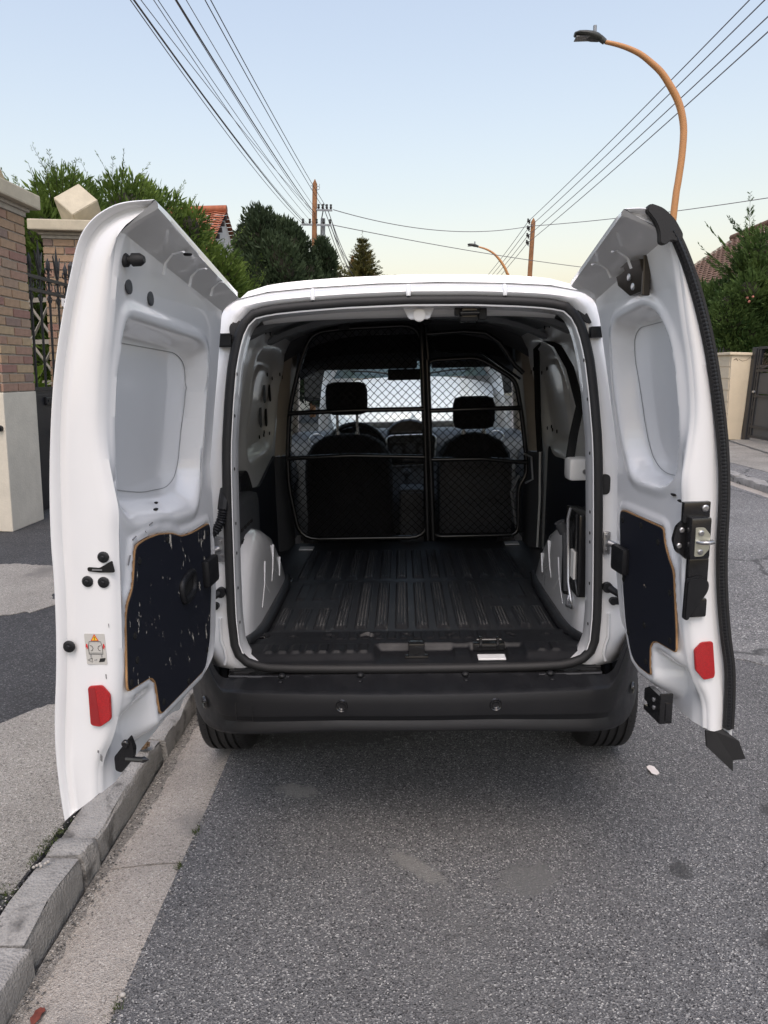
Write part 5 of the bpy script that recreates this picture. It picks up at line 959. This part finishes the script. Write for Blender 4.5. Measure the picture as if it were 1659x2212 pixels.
for k, (x, z, x2, z2) in enumerate(((-2.62,7.3,-2.6,7.6),(-2.5,7.3,-2.5,7.4),(-2.42,6.8,-2.6,7.2),(-2.35,6.8,-2.5,7.0),(-2.5,6.75,-2.6,6.8))):
    span('overhead_cable', ['first','second','third','fourth','fifth'][k]+' cable from the top down, dropping from the left pole towards the weathered pole', sagline((x,24,z),(x2,40,z2),.35), .014, wire_t, 'cables beyond the left pole')
q = on_y(1700,421,22)
span('overhead_cable', 'long cable crossing the street from left pole to right pole and beyond', sagline((-2.30,24,7.26),(5.95,32,8.05),.45)+sagline((5.95,32,8.05),q,.1)[1:], .014, wire_t, 'cables crossing the street')
q = on_y(1300,582,33)
span('overhead_cable', 'lower cable slanting down across the sky above the van roof', sagline((-2.35,24,6.76),q,.12), .014, wire_t, 'cables crossing the street')
# ================================================================ HOUSES
tile_red = mat('roof_tile_red', (.40,.13,.065), .85, var=.35, vscale=5); tile_brown = mat('roof_tile_brown', (.20,.115,.075), .9, var=.35, vscale=5)
wall_w = mat('house_render_white', (.62,.61,.58), .9, var=.06); wall_c = mat('house_render_cream', (.52,.46,.36), .9, var=.1); pane_m = mat('window_pane', (.04,.05,.06), .1)
def tiled(name, a, b_, c, d, m, par, rows, cols):
    """roof plane: a-b ridge, d-c eave; overlapping wavy courses"""
    a, b_, c, d = map(lambda p: np.array(p, float), (a, b_, c, d)); n = np.cross(b_-a, d-a); n /= np.linalg.norm(n); n = n if n[2] > 0 else -n; B = MB()
    for r in range(rows):
        t0, t1 = r/rows, (r+1.12)/rows; G = []
        for t, h in ((t0, 0), (t1, .035)):
            G.append([lerp(lerp(a, d, t), lerp(b_, c, t), s)+n*(h+.018*math.sin(s*cols*math.pi)) for s in np.linspace(0,1,cols*2+1)])
        B.grid(G)
    return tag(B.build(name, m, par, 30), kind='stuff')
def window(par, org, ux, w, h, out):
    o, ux, out = np.array(org, float), np.array(ux, float), np.array(out, float); z = np.array([0,0,1.]); b = MB()
    for q0, q1 in (((0,0),(w,.07)),((0,h-.07),(w,h)),((0,0),(.07,h)),((w-.07,0),(w,h)),((w/2-.03,0),(w/2+.03,h))):
        V = [o+ux*x+z*y+out*e for e in (-.02,.05) for x, y in ((q0[0],q0[1]),(q1[0],q0[1]),(q1[0],q1[1]),(q0[0],q1[1]))]; b.add(V, [(3,2,1,0),(4,5,6,7),(0,1,5,4),(1,2,6,5),(2,3,7,6),(3,0,4,7)])
    f = b.build('window', wall_w, par); b = MB(); b.add([o+out*.012, o+ux*w+out*.012, o+ux*w+z*h+out*.012, o+z*h+out*.012], [(0,1,2,3)]); b.build('pane', pane_m, f)
def house(name, label, x0, x1, y0, y1, hw, hr, m, tm, ridge, rows, cols, wins=True):
    o = thing(name, label, 'house', ((x0+x1)/2,(y0+y1)/2,0)); X0, X1, Y0, Y1 = x0-o.location.x, x1-o.location.x, y0-o.location.y, y1-o.location.y; b = MB(); b.box((X0,Y0,-.1),(X1,Y1,hw))
    if ridge == 'x': b.add([(X0,Y0,hw),(X0,Y1,hw),(X0,0,hr),(X1,Y0,hw),(X1,Y1,hw),(X1,0,hr)], [(0,1,2),(3,5,4)])
    else: b.add([(X0,Y0,hw),(X1,Y0,hw),(0,Y0,hr),(X0,Y1,hw),(X1,Y1,hw),(0,Y1,hr)], [(0,1,2),(3,5,4)])
    b.build('wall', m, o); e = .3
    if ridge == 'x':
        k = (hr-hw)/((Y1-Y0)/2); rg_ = [(X0-e,0,hr+.05),(X1+.15,0,hr+.05)]
        tiled('roof', rg_[0], rg_[1], (X1+.15,Y0-e,hw-e*k+.05), (X0-e,Y0-e,hw-e*k+.05), tm, o, rows, cols); tiled('roof', rg_[0], rg_[1], (X1+.15,Y1+e,hw-e*k+.05), (X0-e,Y1+e,hw-e*k+.05), tm, o, rows, cols)
    else:
        k = (hr-hw)/((X1-X0)/2); rg_ = [(0,Y0-e,hr+.05),(0,Y1+e,hr+.05)]
        tiled('roof', rg_[0], rg_[1], (X0-e,Y1+e,hw-e*k+.05), (X0-e,Y0-e,hw-e*k+.05), tm, o, rows, cols); tiled('roof', rg_[0], rg_[1], (X1+e,Y1+e,hw-e*k+.05), (X1+e,Y0-e,hw-e*k+.05), tm, o, rows, cols)
    b = MB(); b.tube([np.array(rg_[0])+(0,0,.05), np.array(rg_[1])+(0,0,.05)], .13, 8); b.build('ridge_tiles', tm, o, 50)
    if wins:
        s = 1 if x0 < 0 else -1; xf = X1 if s > 0 else X0
        for y in np.arange(Y0+.8, Y1-1.2, 1.9):
            for z in (1.0, 3.4): 
                if z+1.4 < hw: window(o, (xf,y,z), (0,1,0), 1.0, 1.35, (s,0,0))
        for x in np.arange(X0+.8, X1-1.2, 2.2): window(o, (x,Y0,1.2), (1,0,0), 1.0, 1.35, (0,-1,0))
    return o, (X0,X1,Y0,Y1)
hL, bb = house('house', 'house with red tiled roof and white gable behind the left trees', -15, -5.75, 19.2, 25, 4.9, 6.85, wall_w, tile_red, 'x', 22, 40)
for k in range(9): b = MB(); t = k/8; b.box((bb[1]-.02, lerp(bb[2]-.25,-.1,t)-.04, lerp(4.72,6.75,t)-.16), (bb[1]+.16, lerp(bb[2]-.25,-.1,t)+.04, lerp(4.72,6.75,t)-.02)); b.build('verge_bracket', mat('bracket_dark', (.06,.05,.05), .8), hL)
house('house', 'house with brown tiled roof behind the conifers at the right edge', 9.9, 17, 20, 28, 4.3, 6.6, wall_c, tile_brown, 'y', 20, 40)
gw = thing('garden_wall', 'pale stone wall along the right pavement farther up the street', 'wall', (6.7,23,.09)); b = MB(); b.box((0,0,0),(.25,40,1.6), c=.01); b.build('wall', wall_c, gw); b = MB(); b.box((-.04,-.04,1.6),(.29,40.04,1.68), c=.01); b.build('coping', cap_m, gw)
gw = thing('garden_wall', 'low rendered wall along the left pavement under the green hedge', 'wall', (-4.3,7.55,.09)); b = MB(); b.box((-.2,0,0),(0,60,1.1), c=.01); b.build('wall', render_m, gw); b = MB(); b.box((-.24,-.02,1.1),(.04,60,1.17), c=.01); b.build('coping', cap_m, gw)
# ================================================================ TREES
def leafmat(name, c1, c2, sc=2.2, tr=.25):
    m = bpy.data.materials.new(name); m.use_nodes = True; n = m.node_tree; p = n.nodes['Principled BSDF']; L = n.links.new
    tc = n.nodes.new('ShaderNodeTexCoord'); no = n.nodes.new('ShaderNodeTexNoise'); no.inputs['Scale'].default_value = sc; no.inputs['Detail'].default_value = 6; L(tc.outputs['Object'], no.inputs['Vector'])
    r = n.nodes.new('ShaderNodeValToRGB'); r.color_ramp.elements[0].position = .32; r.color_ramp.elements[0].color = (*c1,1); r.color_ramp.elements[1].position = .68; r.color_ramp.elements[1].color = (*c2,1); L(no.outputs['Fac'], r.inputs['Fac'])
    L(r.outputs[0], p.inputs['Base Color']); p.inputs['Roughness'].default_value = .7; p.inputs['Specular IOR Level'].default_value = .25
    t = n.nodes.new('ShaderNodeBsdfTranslucent'); L(r.outputs[0], t.inputs[0]); x = n.nodes.new('ShaderNodeMixShader'); x.inputs[0].default_value = tr; L(p.outputs[0], x.inputs[1]); L(t.outputs[0], x.inputs[2]); L(x.outputs[0], n.nodes['Material Output'].inputs[0]); return m
thuja_m = leafmat('thuja_green', (.045,.085,.015), (.19,.27,.055)); cyp_m = leafmat('cypress_green', (.020,.035,.017), (.060,.090,.042), 1.4, .1); fir_m = leafmat('fir_green', (.05,.06,.02), (.17,.15,.045)); rt_m = leafmat('conifer_green', (.030,.066,.018), (.125,.19,.052), 1.8); bark = mat('bark', (.09,.06,.04), .9, var=.3)
def kites(p, d, L_, W_):
    n = len(p); r = rng.normal(size=(n,3)); w = np.cross(d, r); w /= np.linalg.norm(w, axis=1)[:,None]+1e-9; L_ = L_[:,None]; W_ = W_[:,None]
    V = np.stack([p, p+d*L_*.45+w*W_, p+d*L_, p+d*L_*.45-w*W_], 1).reshape(-1,3); F = np.arange(4*n).reshape(-1,4); return V, F
core_shade_m = mat('crown_core_shade', (.030,.028,.016), .95, var=.5, vscale=9)  # crown cores coloured dark: painted shade towards the centre of the foliage
def leaf_mesh(name, V, F, m, par, extra=None):
    nf = len(F)
    if extra: n = len(V); V = np.vstack([V, np.array(extra.v)]); F = [list(f) for f in F]+[[i+n for i in f] for f in extra.f]
    else: F = F.tolist()
    me = bpy.data.meshes.new(name); me.from_pydata(V.tolist(), [], F); me.materials.append(m); me.materials.append(core_shade_m); me.polygons.foreach_set('material_index', [0]*nf+[1]*(len(F)-nf)); o = bpy.data.objects.new(name, me); C.objects.link(o); o.parent = par; return o
def unit(a): return a/(np.linalg.norm(a, axis=-1, keepdims=True)+1e-9)
def crown(par, clumps, n, L_, W_, m, up=.7, core=.72, tips=(), inner=.80):
    cl = np.array([c[:3] for c in clumps]); rr = np.array([c[3:6] for c in clumps]); w = (rr.prod(1))**(2/3); k = rng.choice(len(cl), n, p=w/w.sum())
    dr = unit(rng.normal(size=(n,3))); q = inner+(1.12-inner)*rng.random((n,1)); p = cl[k]+rr[k]*dr*q; d = unit(dr*[.9,.9,.5]+np.array([0,0,up])+rng.normal(size=(n,3))*.35)
    Ls = L_*(.55+.9*rng.random(n)); Ws = W_*(.6+.8*rng.random(n)); V, F = kites(p, d, Ls, Ws); ex = MB()
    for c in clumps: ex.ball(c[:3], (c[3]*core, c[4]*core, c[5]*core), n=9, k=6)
    VV, FF = [V], [F]; off = len(V)
    for (a, b_, ns, sl) in tips:          # feathery sprays: a stem with side shoots in one plane
        a, b_ = np.array(a, float), np.array(b_, float); ax = b_-a; sd_ = unit(np.cross(ax, rng.normal(size=3))); t = np.sort(rng.random(ns)); s = np.where(np.arange(ns) % 2, 1, -1)[:,None]
        pp = a+ax*t[:,None]; dd = unit(unit(ax)*.9+sd_*s*.75+rng.normal(size=(ns,3))*.12); ll = sl*(1.05-.75*t)*(.7+.6*rng.random(ns)); v, f = kites(pp, dd, ll, ll*.10); VV.append(v); FF.append(f+off); off += len(v)
        # twigs on the shoots
        for u in (.4,.65):
            v, f = kites(np.repeat(pp+dd*ll[:,None]*u, 2, 0), unit(np.repeat(dd, 2, 0)+np.tile([[1],[-1]], (ns,1))*np.repeat(np.cross(dd, unit(np.cross(ax, sd_))), 2, 0)*.7), np.repeat(ll*.4, 2), np.repeat(ll*.05, 2)); VV.append(v); FF.append(f+off); off += len(v)
        ex.tube([a, b_], [.008, .002], 4)
    return leaf_mesh('crown', np.vstack(VV), np.vstack(FF), m, par, ex)
def tree(name, label, cat, x, y, group, trunk_h, r=.08):
    o = thing(name, label, cat, (x,y,.05), (0,0,0), group); b = MB(); b.tube([(0,0,-.1),(.02,0,trunk_h*.5),(0,.02,trunk_h)], [r*1.3,r,r*.5], 8); b.build('trunk', bark, o, 60); return o
for lb, x, y, h, r, n in (('feathery thuja rising behind the second brick pillar',-5.0,8.6,4.45,.72,17000),('bright green thuja just above the left door corner',-4.65,9.9,4.75,.85,18000),('tallest bright green thuja left of the red roof',-4.5,11.5,4.95,.95,20000),('sloping green thuja in front of the dark cypress',-4.1,13.0,4.50,.85,18000),('lowest green thuja beside the top corner of the left door',-3.85,14.3,3.85,.75,15000)):
    o = tree('thuja_tree', lb, 'thuja', x, y, 'thujas along the left wall', h*.8); cl = [(rng.normal()*.15*r, rng.normal()*.15*r, .6+z, r*(1.05-.38*t**2), r*(1.05-.38*t**2), .55) for t, z in zip(np.linspace(0,1,7), np.linspace(0,h-1.15,7))]
    cl += [(r*.62*math.cos(a), r*.62*math.sin(a), zz, .32, .32, .42) for a, zz in zip(rng.random(14)*6.3, rng.uniform(.8,h-.5,14))]
    tips = [((r*.5*math.cos(a), r*.5*math.sin(a), h*zz), (r*(.8+.5*e)*math.cos(a), r*(.8+.5*e)*math.sin(a), h*zz+.45+.35*e), 26, .16) for a, zz, e in zip(rng.random(20)*6.3, rng.uniform(.72,.90,20), rng.random(20))]
    tips += [((rng.normal()*.2,rng.normal()*.2,h-.75),(rng.normal()*.35,rng.normal()*.3,h+.05+.22*rng.random()), 30, .16) for _ in range(7)]
    crown(o, cl, int(n*1.5), .14, .020, thuja_m, tips=tips, core=.62, inner=.68)
o = tree('cypress_tree', 'large dark green cypress left of the tall wooden pole', 'cypress', -3.95, 20.6, None, 4, .16); cl = []
for a, rad, z, s in [(rng.random()*6.3, 1.25*math.sqrt(rng.random()), rng.uniform(1.0,5.9), rng.uniform(.38,.62)) for _ in range(95)]:
    f = 1.0 if z < 4.2 else max(.25, 1-(z-4.2)/2.6); cl.append((rad*f*1.05*math.cos(a), rad*f*math.sin(a), z, s*.85, s*.85, s*1.25))
cl += [(-.35,-.2,6.0,.28,.28,.45),(.1,0,5.7,.4,.4,.55),(.55,-.1,5.75,.26,.26,.4),(-.75,-.2,5.5,.3,.3,.45),(.95,0,5.2,.3,.3,.5)]
crown(o, cl, 75000, .16, .030, cyp_m, up=1.0, core=.70, inner=.76)
o = tree('cypress_tree', 'narrow dark cypress touching the right side of the large one', 'cypress', -2.55, 21.4, None, 3.6, .1)
crown(o, [(rng.normal()*.18,rng.normal()*.18,z,.34*(1.25-z/9),.34,.5) for z in np.linspace(1.0,5.3,16)]+[(.22,0,5.1,.16,.16,.45),(-.45,0,4.6,.3,.3,.4),(.3,0,4.2,.3,.3,.4)], 20000, .15, .028, cyp_m, up=1.0, core=.68)
o = tree('bushy_tree', 'small olive green tree between the dark cypress and the fir', 'tree', -2.75, 33, None, 5.2, .1)
crown(o, [(rng.normal()*.5,rng.normal()*.5,z,.6,.6,.55) for z in np.linspace(2.5,5.9,10)], 9000, .16, .03, fir_m)
o = tree('fir_tree', 'yellowish fir tree with open branch tips above the van roof', 'fir', -1.98, 38, None, 8.4, .1); tips = []
for z in np.linspace(4.6,8.5,13):
    R_ = (9.0-z)*.40+.12
    for k in range(7): a = k*.9+z*2; tips.append(((0,0,z),(R_*math.cos(a),R_*math.sin(a),z+.28*R_+.1), 34, .42*min(1,R_)+.10))
tips += [((0,0,8.2),(0,0,9.15),26,.22),((.4,0,6.2),(1.75,-.2,6.75),46,.34),((.5,0,5.9),(1.9,0,6.1),46,.32),((-.3,0,6.6),(-1.1,0,7.5),36,.3)]
crown(o, [(0,0,z,.28*(1.3-z/9),.28,.5) for z in np.linspace(3,7.2,9)], 1600, .25, .03, fir_m, tips=tips)
# right conifers
for lb, x, y, h, r, n in (('tall feathery conifer with bare spire behind the right gate',7.95,14.6,4.55,.95,22000),('dense green conifer hedge tree just right of the black door seal',7.25,15.6,3.55,.85,18000),('ivy like green conifer at the right edge above the metal gate',8.9,13.6,4.1,.95,18000)):
    o = tree('conifer_tree', lb, 'conifer', x, y, 'conifers behind the right gate', h*.8); cl = [(rng.normal()*.1, rng.normal()*.1, .9+z, r*(1.1-.62*t), r*(1.1-.62*t), .6) for t, z in zip(np.linspace(0,1,7), np.linspace(0,h-1.6,7))]
    cl += [(r*.7*math.cos(a), r*.7*math.sin(a), zz, .36, .36, .40) for a, zz in zip(rng.random(16)*6.3, rng.uniform(.9,h-1.0,16))]
    tips = [((r*.35*math.cos(a), r*.35*math.sin(a), h*zz), (r*(.8+.55*e)*math.cos(a), r*(.8+.55*e)*math.sin(a), h*zz+.30+.35*e), 34, .22) for a, zz, e in zip(rng.random(26)*6.3, rng.uniform(.60,.92,26), rng.random(26))]
    if h > 4.2: tips += [((-.15,0,h-.6),(-.22,0,h+.75),44,.26),((-.2,0,h-.9),(-1.25,-.3,h+.05),56,.30),((-.2,0,h-1.3),(-1.35,-.2,h-.35),52,.28),((-.1,0,h-.7),(.45,0,h+.25),40,.26),((-.2,0,h-.3),(-.65,0,h+.25),36,.24)]
    crown(o, cl, int(n*1.5), .16, .024, rt_m, tips=tips, core=.62, inner=.68)
o = tree('rose_shrub', 'rose shrub with pink blooms showing through the right conifers', 'shrub', 7.45, 14.0, None, 2.6, .02)
b = MB()
rose = mat('rose_pink', (.50,.20,.15), .7)
for k in range(3): b = MB(); b.ball((rng.normal()*.08, -.22+rng.normal()*.03, 2.98+rng.normal()*.06), .032, n=7, k=5); b.build('bloom', rose, o, 60); crown(o, [(rng.normal()*.25,.15+rng.normal()*.1,z,.35,.3,.35) for z in (.8,1.3,1.8,2.2,2.6,2.9)], 4200, .08, .02, rt_m, core=.5)
o = tree('leafy_shrub', 'yellow green leafy shrub behind the iron gate', 'shrub', -4.75, 6.45, None, .9, .02); lv = leafmat('fresh_leaf', (.10,.17,.02), (.22,.30,.04), 3)
crown(o, [(0,0,1.5,.25,.22,.28),(.15,-.2,1.35,.2,.2,.25),(-.1,.1,1.8,.16,.16,.2)], 420, .14, .045, lv, core=.45)
o = tree('ivy_hedge', 'dark leafy hedge between the two brick pillars', 'hedge', -5.5, 8.3, None, 2.5, .05)
crown(o, [(x,0,z,.5,.35,.5) for x in np.linspace(-.7,.7,4) for z in (1.2,1.9,2.6,3.0)], 9000, .10, .03, rt_m, core=.75)
# ================================================================ VAN PARKED AHEAD, nose towards us
fv = thing('parked_van', 'white van parked nose to nose ahead, seen through the windscreen', 'van', (.08,4.75,0))
b = MB(); R_ = []
for y, z, w in ((.0,.95,.78),(.02,1.16,.80),(.10,1.24,.83),(.45,1.38,.87),(.85,1.50,.90),(1.05,1.555,.905)): R_.append([(w*s, y+.22*s**4*(1 if y < .2 else .4), z-.10*abs(s)**3) for s in np.linspace(-1,1,17)])
b.grid(R_); bn = b.build('bonnet', white, fv, 50)
b = MB(); b.grid([[(w*s, y+.25*s**4, z) for s in np.linspace(-1,1,17)] for y, z, w in ((.02,.95,.80),(-.03,.80,.86),(-.05,.55,.90),(.0,.32,.90))]); b.build('front_bumper', trim_grey, fv, 50)
b = MB(); b.box((-.5,-.03,.97),(.5,.03,1.13), c=.02); gr = b.build('grille', black_g, fv, 40)
b = MB(); b.box((-.52,-.04,1.05),(.52,-.02,1.07), c=.005); b.build('grille_bar', sil, gr)
b = MB(); lz = [(0,.10),(.062,0),(0,-.10),(-.062,0)]; li = [(0,.055),(.032,0),(0,-.055),(-.032,0)]; V = [(x,-.055,1.115+z) for x, z in lz]+[(x,-.065,1.115+z) for x, z in li]+[(x,-.035,1.115+z) for x, z in li]
b.add(V, [(i,(i+1)%4,4+(i+1)%4,4+i) for i in range(4)]+[(4+i,4+(i+1)%4,8+(i+1)%4,8+i) for i in range(4)]); b.build('diamond_badge', sil, fv)
for s in (-1,1):
    b = MB(); b.grid([[(s*(x), y, z) for x, y, z in row] for row in (((.52,.0,1.12),(.70,.07,1.20),(.84,.22,1.26)),((.52,-.01,1.0),(.70,.05,1.02),(.86,.22,1.05)))]); b.build('headlight', glass('lens', (.8,.85,.9)), fv, 50)
    b = MB(); b.grid([[(s*x, y, z) for y in (.2,1.1,2.5,4.9)] for x, z in ((.92,.35),(.96,.7),(.95,1.15),(.90,1.5),(.80,1.95),(.70,2.02))]); b.build('body_side', white, fv, 40)
    b = MB(); b.lathe([(-.09,.2),(-.1,.3),(-.08,.33),(.08,.33),(.1,.3),(.09,.2)], (s*.82,.9,.33), n=28); b.build('wheel', rubber, fv, 50)
    b = MB(); b.box((s*.98,1.1,1.35),(s*1.16,1.25,1.65), c=.04); b.build('door_mirror', black, fv, 40)
b = MB(); b.grid([[(w*s, y+.08*s*s, z) for s in np.linspace(-1,1,9)] for y, z, w in ((1.05,1.55,.87),(1.45,1.80,.78),(1.75,1.95,.70))]); b.build('windscreen', mat('windscreen_tint', (.05,.075,.075), .06, coat=.5), fv, 60)
b = MB(); b.grid([[(.70*s, y, z-.03*s*s) for s in np.linspace(-1,1,9)] for y, z in ((1.75,1.95),(2.3,2.02),(4.9,2.02))]); b.build('roof', white, fv, 50)
for s in (-1,1): b = MB(); b.tube([(s*.1,1.02,1.575),(s*.45,1.12,1.62),(s*.68,1.2,1.63)], .01, 5); b.build('wiper', black, fv)
